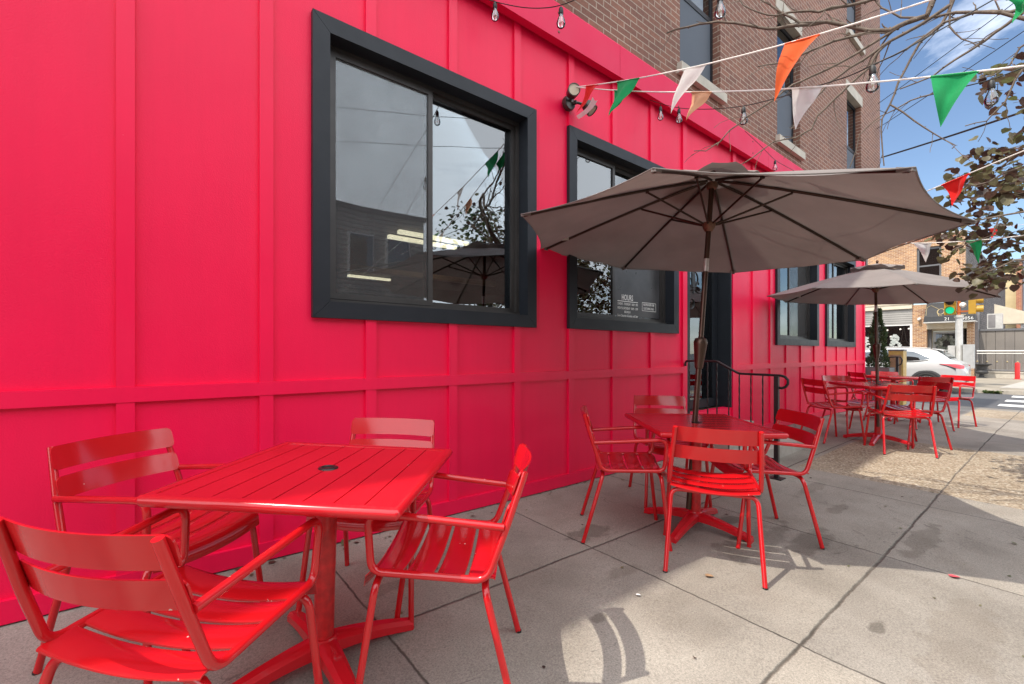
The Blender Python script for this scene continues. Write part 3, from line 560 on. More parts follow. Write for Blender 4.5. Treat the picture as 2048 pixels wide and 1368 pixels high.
# ground floor windows
def shop_window(i, W):
    a, b, c, d = W
    w = bpy.data.objects.new('window', None); COL.objects.link(w); w.parent = bld
    f = MB(); y0, y1 = WALL-.035, WALL-.001
    # mitred trim
    o_ = [(a,c),(b,c),(b,d),(a,d)]; n_ = [(a+TW,c+TW),(b-TW,c+TW),(b-TW,d-TW),(a+TW,d-TW)]
    g_ = .0012
    for k_ in range(4):
        k2 = (k_+1) % 4
        q = [Vector((*o_[k_],0)), Vector((*o_[k2],0)), Vector((*n_[k2],0)), Vector((*n_[k_],0))]
        mid = (q[0]+q[1]).lerp(q[2]+q[3], .5)/2
        dirv = (q[1]-q[0]).normalized()
        q = [q[0]+dirv*g_, q[1]-dirv*g_, q[2]-dirv*g_, q[3]+dirv*g_]
        f.hexa([(p.x, y0, p.y) for p in q], [(p.x, y1, p.y) for p in q])
    f.bevel(.003, 1)
    f.build('trim', M['frame'], w, smooth=False)
    # reveal
    r_ = MB(); e = TW-.012; yr0, yr1 = WALL-.030, WALL+.16
    A, B, Cc, D = a+e, b-e, c+e, d-e
    for p in ((A, A+.011, Cc, D), (B-.011, B, Cc, D), (A+.011, B-.011, D-.011, D), (A+.011, B-.011, Cc, Cc+.011)): r_.box(p[0], p[1], yr0, yr1, p[2], p[3])
    r_.build('reveal', M['frame'], w, smooth=False)
    # sliding sashes
    A += .011; B -= .011; Cc += .011; D -= .011; mx = A+(B-A)*(.46 if i == 0 else .405)
    s_ = MB(); ys0 = WALL+.075
    def fr(x0, x1, z0, z1, t, ya, yb):
        for p in ((x0, x0+t, z0, z1), (x1-t, x1, z0, z1), (x0+t, x1-t, z1-t, z1), (x0+t, x1-t, z0, z0+t)): s_.box(p[0], p[1], ya, yb, p[2], p[3])
    fr(A, B, Cc, D, .030, ys0+.002, ys0+.075)
    fr(A+.031, mx+.03, Cc+.031, D-.031, .036, ys0-.004, ys0+.026)
    fr(mx-.012, B-.031, Cc+.031, D-.031, .030, ys0+.030, ys0+.060)
    s_.box(A, B, ys0-.012, ys0+.001, Cc+.002, Cc+.026)
    s_.build('sash', M['sash'], w, smooth=False)
    p_ = MB(); p_.box(A+.068, mx-.007, ys0+.010, ys0+.014, Cc+.068, D-.068); p_.build('pane', M['glass'], w, smooth=False)
    p_ = MB(); p_.box(mx+.019, B-.062, ys0+.044, ys0+.048, Cc+.062, D-.062); p_.build('pane', M['glass'], w, smooth=False)
    if i in (0, 2):
        p_ = MB()
        if i == 0: p_.box(A+.068, mx-.007, ys0+.002, ys0+.004, Cc+.068, D-.068)
        else: p_.box(mx+.031, B-.062, ys0+.034, ys0+.036, Cc+.062, D-.062)
        p_.build('screen', M['screen'], w, smooth=False)
    if i >= 1:
        bl = MB(); z = Cc+.08
        while z < D-.1:
            bl.hexa([(A+.07,ys0+.14,z),(B-.07,ys0+.14,z),(B-.07,ys0+.165,z+.012),(A+.07,ys0+.165,z+.012)], [(A+.07,ys0+.14,z+.002),(B-.07,ys0+.14,z+.002),(B-.07,ys0+.165,z+.014),(A+.07,ys0+.165,z+.014)]); z += .045
        if i >= 2: bl.build('blind', M['blind'], w, smooth=False)
        else: bl.bm.free()
    if i == 1:
        bd = MB(); bd.box(mx+.030, B-.070, ys0+.034, ys0+.0425, Cc+.07, D-.30); bd.build('hours_board', M['board'], w, smooth=False)
        T0 = lambda x, z: Matrix.Translation((x, ys0+.032, z)) @ Matrix.Rotation(R(90), 4, 'X')
        tx = 3.775
        for body, sz, z, al, xx, wd in (('HOURS', .085, 1.705, 'CENTER', 3.94, .19), ('SUNDAY - THURSDAY  10AM - 9PM', .036, 1.652, 'LEFT', tx, .345), ('FRIDAY & SATURDAY  10AM - 11PM', .036, 1.608, 'LEFT', tx, .345),
                                ('BRUNCH', .034, 1.570, 'CENTER', 3.94, .10), ('Every Saturday & Sunday until 3pm', .036, 1.530, 'LEFT', tx, .345), ('www.quetzallypizza.com', .042, 1.482, 'LEFT', tx, .345),
                                ('RESTROOMS FOR', .034, 1.668, 'CENTER', 4.325, .20), ('CUSTOMERS ONLY', .034, 1.626, 'CENTER', 4.325, .20)):
            text_mesh('lettering', body, sz, M['white'], w, T0(xx, z), .0004, al, wd)
        ln = MB(); yy = ys0+.033
        for z in (1.692, 1.522): ln.box(tx, 4.125, yy-.001, yy, z-.003, z+.003)
        for p in ((4.20, 4.46, 1.700, 1.704), (4.20, 4.46, 1.610, 1.614), (4.20, 4.204, 1.614, 1.700), (4.456, 4.46, 1.614, 1.700)): ln.box(p[0], p[1], yy-.001, yy, p[2], p[3])
        ln.build('lettering_rule', M['white'], w, smooth=False)
for i, W in enumerate(WIN): shop_window(i, W)
# interior
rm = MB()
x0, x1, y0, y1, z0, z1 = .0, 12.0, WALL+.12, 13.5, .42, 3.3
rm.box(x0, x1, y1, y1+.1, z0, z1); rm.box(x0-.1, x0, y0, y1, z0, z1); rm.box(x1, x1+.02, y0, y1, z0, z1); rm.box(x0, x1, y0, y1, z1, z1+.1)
rm.build('interior_wall', M['dark_brown'], bld, smooth=False)
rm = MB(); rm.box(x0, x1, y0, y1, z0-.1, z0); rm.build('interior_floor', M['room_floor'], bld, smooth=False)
rm = MB(); rm.box(2.6, 6.0, 8.0, 8.12, 2.62, 2.72); rm.box(2.5, 5.2, 12.0, 12.1, 2.55, 2.63); rm.box(.6, 3.6, 6.0, 6.5, .42, 1.35); rm.build('counter_beam', M['wood'], bld, smooth=False)
for (xa, xb, y) in ((3.35,4.75,7.2),(3.35,4.75,7.62),(4.2,5.4,12.2),(6.6,8,7.4),(1.2,1.9,12.2),(2.2,2.6,9.6)):
    l_ = MB(); l_.box(xa, xb, y, y+.10, 3.20, 3.26); l_.build('ceiling_lamp', M['tube_lamp'], bld, smooth=False)
# door
dr = bpy.data.objects.new('door', None); COL.objects.link(dr); dr.parent = bld
a, b, c, d = DOOR
f = MB()
for p in ((a+.002, a+.075), (b-.03, b-.002)): f.box(p[0], p[1], WALL-.012, WALL+.05, c, d)
f.box(a+.075, b-.03, WALL-.012, WALL+.05, d-.06, d-.002)
f.box(b-.03, b-.004, WALL+.05, WALL+.30, c, d); f.box(a+.01, a+.04, WALL+.05, WALL+.30, c, d); f.box(a+.04, b-.03, WALL+.05, WALL+.3, d-.04, d-.01)
f.build('frame', M['frame'], dr, smooth=False)
f = MB(); y = WALL+.17
for p in ((a+.04, a+.13, c+.01, d-.05), (b-.14, b-.032, c+.01, d-.05), (a+.13, b-.14, d-.16, d-.05), (a+.13, b-.14, c+.01, c+.12)): f.box(p[0], p[1], y, y+.05, p[2], p[3])
f.build('stile', M['frame'], dr, smooth=False)
f = MB(); f.box(a+.13, b-.14, y+.02, y+.026, c+.12, d-.16); f.build('pane', M['glass'], dr, smooth=False)
f = MB(); f.tube(fillet([(a+.10,y,1.60),(a+.10,y-.07,1.60),(a+.10,y-.07,1.22),(a+.10,y,1.22)], .03), .012, 8); f.build('handle', M['iron'], dr)
em = MB(); yy = y+.016
def spiral(cx, cz, r0, r1, a0, a1, n=26): return [(cx+(r0+(r1-r0)*i/n)*math.cos(a0+(a1-a0)*i/n), yy, cz+(r0+(r1-r0)*i/n)*math.sin(a0+(a1-a0)*i/n)) for i in range(n+1)]
for sp_, w_ in ((spiral(5.42, 2.12, .16, .03, R(200), R(520)), .007), (spiral(5.36, 1.80, .17, .035, R(60), R(420)), .008), (spiral(5.52, 2.02, .13, .02, R(20), R(-340)), .006), (spiral(5.30, 2.05, .10, .02, R(240), R(560)), .005)):
    em.tube(sp_, w_, 6)
em.prism([(5.36,2.22),(5.44,2.20),(5.46,1.98),(5.41,1.90),(5.38,2.02)], yy-.002, yy+.001)
em.build('emblem', M['iron'], dr)
stk = MB(); stk.box(5.08, 5.30, yy-.002, yy, 2.26, 2.44); stk.build('sticker', M['mural'], dr, smooth=False)
stk = MB(); stk.prism([(5.15,2.41),(5.19,2.38),(5.23,2.41),(5.235,2.34),(5.19,2.29),(5.145,2.34)], yy-.005, yy-.003); stk.build('sticker_print', M['pink'], dr)
# stoop
st = thing('stoop', 'low grey concrete stoop of steps below the glass door', 'steps', (5.6, 2.4, gz(5.6, 2.4)))
s0 = MB(); zq = -gz(5.6, 2.4)
for p in ((4.80-5.6, 6.62-5.6, 2.05-2.4, 2.31-2.4, .10), (4.84-5.6, 5.98-5.6, 2.31-2.4, 2.52-2.4, .19), (4.84-5.6, 5.96-5.6, 2.52-2.4, WALL-.03-2.4, .29)):
    s0.box(p[0], p[1], p[2], p[3], -.1, p[4]+zq)
s0.bevel(.012, 2); s0.build('step', M['concrete_s'], st)
# ------------------------------------------------------------------ furniture
def ground_place(o, x, y, yaw, dz=0, tilt=None):
    e = .25
    sx = (gz(x+e, y)-gz(x-e, y))/(2*e); sy = (gz(x, y+e)-gz(x, y-e))/(2*e)
    if tilt: sx, sy = tilt
    n = Vector((-sx, -sy, 1)).normalized()
    q = Vector((0,0,1)).rotation_difference(n)
    o.rotation_mode = 'QUATERNION'
    o.rotation_quaternion = q @ Matrix.Rotation(yaw, 3, 'Z').to_quaternion()
    o.location = (x, y, gz(x, y)+dz)
def make_chair():
    t = thing('patio_armchair', 'x', 'chair')
    r = .0125
    HB = .812
    def post(z):  # back post x at height z
        return -.165-.108*(z-.465)/.345
    for s in (1, -1):
        f = MB(); y = s*.235
        pts = [(post(HB), s*.209, HB), (post(.635), s*.224, .635), (-.158, y, .463), (.218, y, .481), (.232, s*.243, .677), (post(.633)+.008, s*.232, .635)]
        f.tube(fillet(pts, [0,.02,.045,.04,.055,0], 6), r, 12)
        f.build('side_frame', M['chair'], t, ang=50)
    f = MB()
    f.tube(fillet([(.262,.25,.0),(.205,.226,.440),(.205,-.226,.440),(.262,-.25,.0)], .05, 6), r, 12); f.build('front_leg_frame', M['chair'], t, ang=50)
    f = MB()
    f.tube(fillet([(-.268,.245,.0),(-.150,.222,.435),(-.150,-.222,.435),(-.268,-.245,.0)], .05, 6), r, 12); f.build('rear_leg_frame', M['chair'], t, ang=50)
    # seat slats: dished across, front one rolled down
    rows = [(-.185,-.095),(-.083,.007),(.019,.109)]
    st = MB()
    def dish(y): return -.026*(1-(y/.232)**2)
    def zrow(x): return .472+.016*(x+.18)/.4
    def slat(prof):
        n = 14; m = len(prof)-1
        top = [[st.v((px, -.228+.456*j/n, pz+dish(-.228+.456*j/n))) for j in range(n+1)] for px, pz in prof]
        bot = [[st.v((px, -.228+.456*j/n, pz-.005+dish(-.228+.456*j/n))) for j in range(n+1)] for px, pz in prof]
        for i in range(m):
            for j in range(n):
                st.bm.faces.new((top[i][j], top[i+1][j], top[i+1][j+1], top[i][j+1])); st.bm.faces.new((bot[i][j], bot[i][j+1], bot[i+1][j+1], bot[i+1][j]))
        for j in range(n):
            st.bm.faces.new((top[0][j], top[0][j+1], bot[0][j+1], bot[0][j])); st.bm.faces.new((top[m][j], bot[m][j], bot[m][j+1], top[m][j+1]))
        for i in range(m):
            st.bm.faces.new((top[i][0], bot[i][0], bot[i+1][0], top[i+1][0])); st.bm.faces.new((top[i][n], top[i+1][n], bot[i+1][n], bot[i][n]))
    for a, b in rows: slat([(a, zrow(a)-.004), (a+.006, zrow(a)), (b-.006, zrow(b)), (b, zrow(b)-.004)])
    slat([(.121, zrow(.121)-.004), (.127, zrow(.127)), (.20, zrow(.20)), (.222, zrow(.2)-.006), (.238, zrow(.2)-.022), (.243, zrow(.2)-.055)])
    st.build('seat', M['chair'], t, ang=40)
    # back slats: curved, rounded corners
    for za, zb_ in ((.731, .815), (.629, .706)):
        b = MB(); n = 22; hw = .226; hh = (zb_-za)/2; zc = (za+zb_)/2; rc = .020
        outline = []
        def bow(y): return -.040*(1-(y/hw)**2)
        ys = [-hw+2*hw*j/n for j in range(n+1)]
        def hh_at(y):
            d = hw-abs(y)
            return hh if d >= rc else hh-rc+math.sqrt(max(0, rc*rc-(rc-d)**2))
        ys = sorted(set(ys+[-hw+.002, -hw+.006, -hw+.012, hw-.002, hw-.006, hw-.012]))
        def pt(y, z, off): return (post(z)+.018+bow(y)+off, y, z)
        F = [[b.v(pt(y, zc+hh_at(y)*q, .003)) for y in ys] for q in (-1, 0, 1)]
        B = [[b.v(pt(y, zc+hh_at(y)*q, -.003)) for y in ys] for q in (-1, 0, 1)]
        m = len(ys)-1
        for i in range(2):
            for j in range(m):
                b.bm.faces.new((F[i][j], F[i][j+1], F[i+1][j+1], F[i+1][j])); b.bm.faces.new((B[i][j], B[i+1][j], B[i+1][j+1], B[i][j+1]))
        for j in range(m):
            b.bm.faces.new((F[0][j], B[0][j], B[0][j+1], F[0][j+1])); b.bm.faces.new((F[2][j], F[2][j+1], B[2][j+1], B[2][j]))
        for i in range(2):
            b.bm.faces.new((F[i][0], F[i+1][0], B[i+1][0], B[i][0])); b.bm.faces.new((F[i][m], B[i][m], B[i+1][m], F[i+1][m]))
        b.build('back_slat', M['chair'], t, ang=40)
    for x, y in ((.262,.25),(.262,-.25),(-.268,.245),(-.268,-.245)):
        f = MB(); f.lathe([(0,.001),(.0135,.001),(.0135,.009),(0,.009)], (x, y, 0), 10); f.build('foot_cap', M['chair'] if x > 0 else M['ring'], t)
    return t
chair0 = make_chair()
G1, G2, G3, G4 = ('chairs round the bare table in front', 'chairs round the big umbrella table', 'chairs round the far umbrella table', 'chairs round the table at the corner')
CH = [
 (.075,1.515,R(41), 'nearest red slatted armchair, its back rest cut by the left edge', G1),
 (.045,2.285,R(-53), 'red slatted armchair at the left against the red wall, beside the bare table', G1),
 (.865,2.145,R(229), 'red armchair between bare table and wall, only its shiny back showing', G1),
 (.875,1.475,R(140), 'red slatted armchair seen side on to the right of the bare table, half sunlit', G1),
 (2.585,1.345,R(32), 'red armchair with its back to the viewer in front of the big umbrella table', G2),
 (2.495,1.905,R(-47), 'red slatted armchair seen side on at the left of the big umbrella pole table', G2),
 (3.225,1.335,R(141), 'red slatted armchair at the right of the big umbrella table, by the damp patch', G2),
 (3.36,2.11,R(230), 'red slatted armchair behind the big umbrella table, its back against the battened wall', G2),
 (7.00,1.30,R(33), 'red slatted armchair with its back to the viewer in front of the far umbrella table', G3),
 (7.10,2.02,R(-38), 'red slatted armchair nearest the stoop railing, left of the far umbrella table', G3),
 (7.6,1.28,R(140), 'dark shaded red armchair on the street side of the far umbrella table', G3),
 (8.0,2.05,R(236), 'red armchair with a violet sheen on its back, wall side of the far umbrella table', G3),
 (10.25,1.28,R(163), 'bright sunlit red armchair farthest out toward the street, its seat facing the corner table', G4),
 (11.15,2.20,R(215), 'pinkish red armchair in front of the grey planter at the corner', G4),
 (9.91,2.22,R(-45), 'dark red armchair close to the last window, between the two farthest tables', G4),
 (9.5,1.47,R(40), 'dark shaded red armchair between the two farthest tables, half hidden by another chair back', G4),
]
chair1 = None
for i, (x, y, yaw, lab, grp) in enumerate(CH):
    o = chair0 if i == 0 else copy_tree(chair0)
    ground_place(o, x, y, yaw); o['label'] = lab; o['group'] = grp

def make_table():
    t = thing('patio_table', 'x', 'table')
    H = .735; S = .40
    # slats run along local y, inside a rounded rim
    sl = MB(); n = 8; w = (2*S-.05)/n
    for k in range(n):
        x0 = -S+.025+k*w+.0025; x1 = x0+w-.005
        if x0 < 0 < x1 or abs(x0) < .03 or abs(x1) < .03:
            if x0 > -.01: pass
        sl.box(x0, x1, -S+.012, S-.012, H-.011, H)
    sl.bevel(.0025, 2)
    sl.build('table_top', M['table'], t, ang=40)
    rim = MB()
    prof = [(-.024,-.030),(-.010,-.034),(.004,-.030),(.013,-.020),(.016,-.010),(.012,-.001),(.004,.004),(-.006,.0045),(-.022,.002)]
    cs = [(S-.016,S-.016,0),(-S+.016,S-.016,1),(-S+.016,-S+.016,2),(S-.016,-S+.016,3)]
    rings = []
    for cx, cy, q in cs:
        for a in (0, .25, .5, .75, 1):
            th = (q+a)*PI/2; d = Vector((math.cos(th), math.sin(th)))
            k = 1.0
            ring = []
            for o_, z in prof:
                rr = o_
                if rr < 0:
                    sgn = (1 if cx > 0 else -1, 1 if cy > 0 else -1)
                    p = Vector((cx+sgn[0]*rr, cy+sgn[1]*rr))
                    # keep inner edge straight
                    ring.append(rim.v((p.x, p.y, H+z)))
                else: ring.append(rim.v((cx+d.x*rr, cy+d.y*rr, H+z)))
            rings.append(ring)
    nr = len(rings); m = len(prof)
    for i in range(nr):
        a, b = rings[i], rings[(i+1) % nr]
        for j in range(m):
            j2 = (j+1) % m
            try: rim.bm.faces.new((a[j], b[j], b[j2], a[j2]))
            except ValueError: pass
    bmesh.ops.remove_doubles(rim.bm, verts=rim.bm.verts, dist=1e-5)
    rim.build('rim', M['table'], t, ang=50)
    ap = MB()
    ap.box(-S+.05, S-.05, -.30, -.26, H-.045, H-.013); ap.box(-S+.05, S-.05, .26, .30, H-.045, H-.013); ap.box(-.05, .05, -.258, .258, H-.05, H-.014); ap.lathe([(.0,H-.06),(.11,H-.06),(.11,H-.052),(0,H-.052)])
    ap.build('support_frame', M['table'], t, smooth=False)
    rg = MB(); rg.lathe([(.021,H-.02),(.021,H+.002),(.026,H+.0055),(.034,H+.004),(.0365,H+.0006),(.0365,H-.002)], seg=28); rg.lathe([(0,H+.0012),(.0215,H+.0012)], seg=28); rg.build('umbrella_ring', M['ring'], t)
    c = MB(); c.lathe([(0,H-.06),(.036,H-.06),(.036,.10),(.040,.095),(.040,.06),(0,.06)], seg=28); c.build('column', M['column'], t)
    b = MB()
    for k in range(4):
        th = k*PI/2+PI/4; d = Vector((math.cos(th), math.sin(th), 0)); nrm = Vector((-d.y, d.x, 0))
        pr = []
        for i in range(9):
            u = i/8; rad = .02+.35*u
            zt = .112-.075*u**1.4; hb = max(.0, .055*(1-(u-.05)**2*1.2)) if u < .93 else 0.0
            hb = .055*math.cos(min(1, u)*PI/2)
            wd = .040-.014*u
            pr.append([Vector((0,0,hb))+d*rad+nrm*wd, Vector((0,0,zt-.014))+d*rad+nrm*wd, Vector((0,0,zt))+d*rad+nrm*wd*.55, Vector((0,0,zt))+d*rad-nrm*wd*.55, Vector((0,0,zt-.014))+d*rad-nrm*wd, Vector((0,0,hb))+d*rad-nrm*wd])
        V = [[b.v(p) for p in r_] for r_ in pr]
        for i in range(8):
            for j in range(6): b.bm.faces.new((V[i][j], V[i+1][j], V[i+1][(j+1) % 6], V[i][(j+1) % 6]))
        b.bm.faces.new(V[0][::-1]); b.bm.faces.new(V[-1])
        p = d*.345; b.lathe([(0,0),(.02,0),(.02,.03),(0,.03)], (p.x, p.y, 0), 10)
    b.lathe([(0,.115),(.046,.115),(.052,.10),(.052,.05),(0,.05)], seg=20)
    b.build('base', M['table'], t, ang=40)
    return t
table0 = make_table()
# the tables: x, y, height of top, yaw
TB = [(.516,1.78,.7195,R(137.6), None,'bare red slatted table in front with a black umbrella hole', 'table0'),
      (2.97,1.65,.668,R(52.5), None,'red slatted table under the big brown umbrella, pole through its middle', ''),
      (7.5,1.61,.733,R(48), None,'red table under the smaller far umbrella', ''),
      (10.2,1.98,.735,R(50), None,'red table without umbrella at the building corner, farthest of the tables', '')]
for i, (x, y, zt, yaw, ti, lab, _) in enumerate(TB):
    o = table0 if i == 0 else copy_tree(table0)
    ground_place(o, x, y, yaw, tilt=((-.018,.028) if i == 0 else None)); o.scale = (1, 1, (zt-gz(x, y))/.735); o['label'] = lab; o['group'] = 'red slatted cafe tables'

# ------------------------------------------------------------------ umbrellas
def make_umbrella():
    """origin: table hole level; canopy axis = local z; rim plane at RZ above origin."""
    t = thing('patio_umbrella', 'x', 'umbrella')
    Rr = 1.35; RZ = 1.285; AP = RZ+.425
    def ribz(r):  # height along rib, r in 0..1
        return AP-(AP-RZ)*(r**1.12)
    ph = R(198)
    p = MB(); p.lathe([(0,-.60),(.019,-.60),(.019,.50),(0,.50)], seg=20); p.build('lower_pole', M['bronze'], t)
    p = MB(); p.lathe([(0,.49),(.0175,.49),(.0175,AP-.03),(0,AP-.03)], seg=20); p.build('upper_pole', M['bronze'], t)
    p = MB(); p.lathe([(.0192,.375),(.027,.378),(.031,.42),(.044,.545),(.046,.56),(.038,.585),(.0185,.592)], seg=20); p.build('tilt_collar', M['bronze'], t)
    p = MB(); p.lathe([(.0178,1.055),(.0186,1.055),(.0186,1.145),(.0178,1.145)], seg=20); p.build('pole_label', M['silver'], t)
    h = MB(); h.lathe([(.018,1.335),(.024,1.335),(.040,1.362),(.046,1.385),(.046,1.395),(.030,1.40),(.018,1.40)], seg=20); h.lathe([(.018,AP-.075),(.034,AP-.072),(.040,AP-.05),(.034,AP-.03),(0,AP-.02)], seg=20)
    h.build('hub', M['rust'], t)
    # canopy
    c = MB(); n1, n2 = 16, 18
    r0 = .10
    for k in range(8):
        a0 = ph+k*PI/4; a1 = a0+PI/4
        def f(u, v):
            rr = r0+(1-r0)*u
            p0 = Vector((Rr*rr*math.cos(a0), Rr*rr*math.sin(a0), ribz(rr))); p1 = Vector((Rr*rr*math.cos(a1), Rr*rr*math.sin(a1), ribz(rr)))
            q = p0.lerp(p1, v); e = 4*v*(1-v)
            inw = .040*e*u**3
            q.x *= 1-inw; q.y *= 1-inw
            q.z += -.030*e*rr + .020*e*u**6
            q.z += (.006*math.sin(9*u+k*2.1+3*v)+.004*math.sin(17*(u-.5*v)+k))*math.sin(PI*v)*u
            return q
        c.grid(f, n1, n2)
    bmesh.ops.remove_doubles(c.bm, verts=c.bm.verts, dist=1e-4)
    bmesh.ops.recalc_face_normals(c.bm, faces=c.bm.faces)
    if sum(f_.normal.z for f_ in c.bm.faces) < 0: bmesh.ops.reverse_faces(c.bm, faces=c.bm.faces)
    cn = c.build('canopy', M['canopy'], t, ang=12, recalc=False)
    hm = MB()
    for k in range(8):
        a0 = ph+k*PI/4; a1 = a0+PI/4; pts = []
        for j in range(13):
            v = j/12; e = 4*v*(1-v)
            p0 = Vector((Rr*math.cos(a0), Rr*math.sin(a0), RZ)); p1 = Vector((Rr*math.cos(a1), Rr*math.sin(a1), RZ))
            q = p0.lerp(p1, v); q.x *= 1-.040*e; q.y *= 1-.040*e; q.z += -.030*e+.020*e; pts.append(q)
        hm.tube(pts, .0035, 6)
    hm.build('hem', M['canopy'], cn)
    # vent cap with wavy loose edge
    vc = MB()
    def fv(u, v):
        a = 2*PI*u; rr = .02+.27*v
        w = .018*math.sin(5*a+1)*v*v+.012*math.sin(11*a)*v*v
        zz = AP+.035-.072*v**1.1+.012+w
        return (Rr*0+rr*math.cos(a)*1.05, rr*math.sin(a)*1.05, zz)
    vc.grid(fv, 40, 7, closed_u=True)
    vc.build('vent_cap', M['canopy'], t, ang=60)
    fn = MB(); fn.lathe([(0,AP+.10),(.012,AP+.095),(.018,AP+.075),(.010,AP+.055),(.022,AP+.046)], seg=12); fn.build('finial', M['bronze'], t)
    for k in range(8):
        a = ph+k*PI/4; d = Vector((math.cos(a), math.sin(a), 0))
        rb = MB()
        pts = [d*(Rr*u)+Vector((0,0,ribz(u)-.013-.004*(1-u))) for u in (.03, .15, .3, .45, .6, .75, .9, .985)]
        rb.tube(pts, .0095, 8, square=False); rbo = rb.build('rib', M['bronze_d'], t)
        s_ = MB(); j = d*(Rr*.36)+Vector((0,0,ribz(.36)-.03)); s_.tube([d*.038+Vector((0,0,1.385)), j], .0072, 8)
        s_.lathe([(0,-.012),(.007,-.012),(.007,.012),(0,.012)], tuple(j), 8, (-d.y, d.x, 0)); s_.build('strut', M['bronze_d'], rbo)
        pk = MB(); e = d*(Rr*.955); pk.hexa([tuple(e+Vector((0,0,ribz(.955)-.024))+Vector((-d.y,d.x,0))*q*.022) for q in (-1, 1)]+[tuple(d*(Rr*.998)+Vector((0,0,RZ-.014))+Vector((-d.y,d.x,0))*q*.010) for q in (1, -1)],
                                                [tuple(e+Vector((0,0,ribz(.955)-.001))+Vector((-d.y,d.x,0))*q*.022) for q in (-1, 1)]+[tuple(d*(Rr*.998)+Vector((0,0,RZ-.001))+Vector((-d.y,d.x,0))*q*.010) for q in (1, -1)])
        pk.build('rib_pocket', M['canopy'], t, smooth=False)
    lb = MB(); a = ph-PI/4*2; 
    a = ph+7*PI/4-PI/4; d = Vector((math.cos(a), math.sin(a), 0)); q = d*(Rr*.80)+Vector((0,0,ribz(.8)-.03)); nn = Vector((-d.y, d.x, 0))
    lb.hexa([tuple(q+nn*.014), tuple(q+nn*.018), tuple(q+nn*.018+d*.06), tuple(q+nn*.014+d*.06)], [tuple(q+nn*.014+Vector((0,0,.03))), tuple(q+nn*.018+Vector((0,0,.03))), tuple(q+nn*.018+d*.06+Vector((0,0,.025))), tuple(q+nn*.014+d*.06+Vector((0,0,.025)))])
    lb.build('care_tag', M['mural'], t, smooth=False)
    cr = MB(); cr.tube([(0,.019,.95),(0,.05,.95),(0,.052,.95)], .012, 8); cr.tube(fillet([(0,.05,.95),(.05,.055,.95),(.07,.055,.93)], .01), .005, 6); 
    cr.bm.free()
    return t
umb0 = make_umbrella()
def place_umbrella(o, hole, rimc, normal, phase=0, s=1.0):
    h = Vector(hole); r = Vector(rimc); ax = (r-h).normalized()
    q = Vector((0,0,1)).rotation_difference(ax)
    o.rotation_mode = 'QUATERNION'; o.rotation_quaternion = q @ Matrix.Rotation(phase, 3, 'Z').to_quaternion()
    k = (r-h).length/1.285
    o.location = h; o.scale = (s, s, k)
    # the canopy is tilted at its crown, off the line of the pole
    nl = o.rotation_quaternion.inverted() @ Vector(normal).normalized()
    tq = Vector((0,0,1)).rotation_difference(nl); pv = Vector((0,0,1.45))
    for ch in o.children:
        if ch.name.split('.')[0] in ('canopy', 'vent_cap', 'finial', 'rib', 'rib_pocket', 'care_tag'):
            ch.rotation_mode = 'QUATERNION'; ch.rotation_quaternion = tq; ch.location = pv - tq @ pv
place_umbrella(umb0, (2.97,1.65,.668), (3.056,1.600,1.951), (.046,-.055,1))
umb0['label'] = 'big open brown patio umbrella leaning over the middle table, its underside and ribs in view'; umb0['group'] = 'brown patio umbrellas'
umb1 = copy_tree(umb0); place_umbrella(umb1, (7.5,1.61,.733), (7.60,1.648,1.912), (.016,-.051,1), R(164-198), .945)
umb1['label'] = 'smaller looking far brown umbrella with grey sunlit top, before the traffic light'

# ------------------------------------------------------------------ handrail
hr = thing('handrail', 'black iron handrail with twisted bars and a curled end beside the stoop', 'railing', (4.68, 1.77, gz(4.68, 1.77)))
oz = Vector((4.68, 1.77, gz(4.68, 1.77)))
def rel(p): return tuple(Vector(p)-oz)
f = MB()
rp = [(4.835,2.800,1.00),(4.83,2.795,1.056),(4.80,2.70,1.060),(4.75,2.39,1.062),(4.735,2.15,.938),(4.70,1.80,.936)]
curl = [(4.69+.0,1.74,.935),(4.688,1.70,.925),(4.686,1.675,.895),(4.686,1.675,.86),(4.688,1.695,.83),(4.69,1.73,.815),(4.692,1.755,.82)]
f.tube([rel(p) for p in fillet(rp, .03)+curl], .0125, 8); f.build('rail', M['iron'], hr)
f = MB(); f.box(-.019, .019, -.019, .019, 0, .93-oz.z); f.build('post', M['iron'], hr, smooth=False)
f = MB(); f.box(-.06, .06, -.06, .06, 0, .008); f.build('foot_plate', M['iron'], hr, smooth=False)
for (yy, zb_) in ((2.74,.42),(2.50,.26),(2.387,.26),(2.257,.10),(2.145,.10),(2.025,-.06),(1.908,-.06)):
    zt = lerp_tab([(1.8,.936),(2.15,.938),(2.39,1.062),(2.8,1.06)], yy)-.01
    xx = lerp_tab([(1.8,4.70),(2.15,4.735),(2.39,4.75),(2.8,4.82)], yy)
    if yy < 2.04: zb_ = .12
    f = MB(); n = 40; h = zt-zb_
    pts = []; rr = []
    f.tube([rel((xx,yy,zb_+h*i/n)) for i in range(n+1)], .0078, 4, square=True, twist=.0 if False else .33)
    f.build('baluster', M['iron'], hr, ang=20)
f = MB(); f.tube([rel((4.70,1.80,.125)), rel((4.735,2.10,.125))], .012, 6); f.build('bottom_rail', M['iron'], hr)

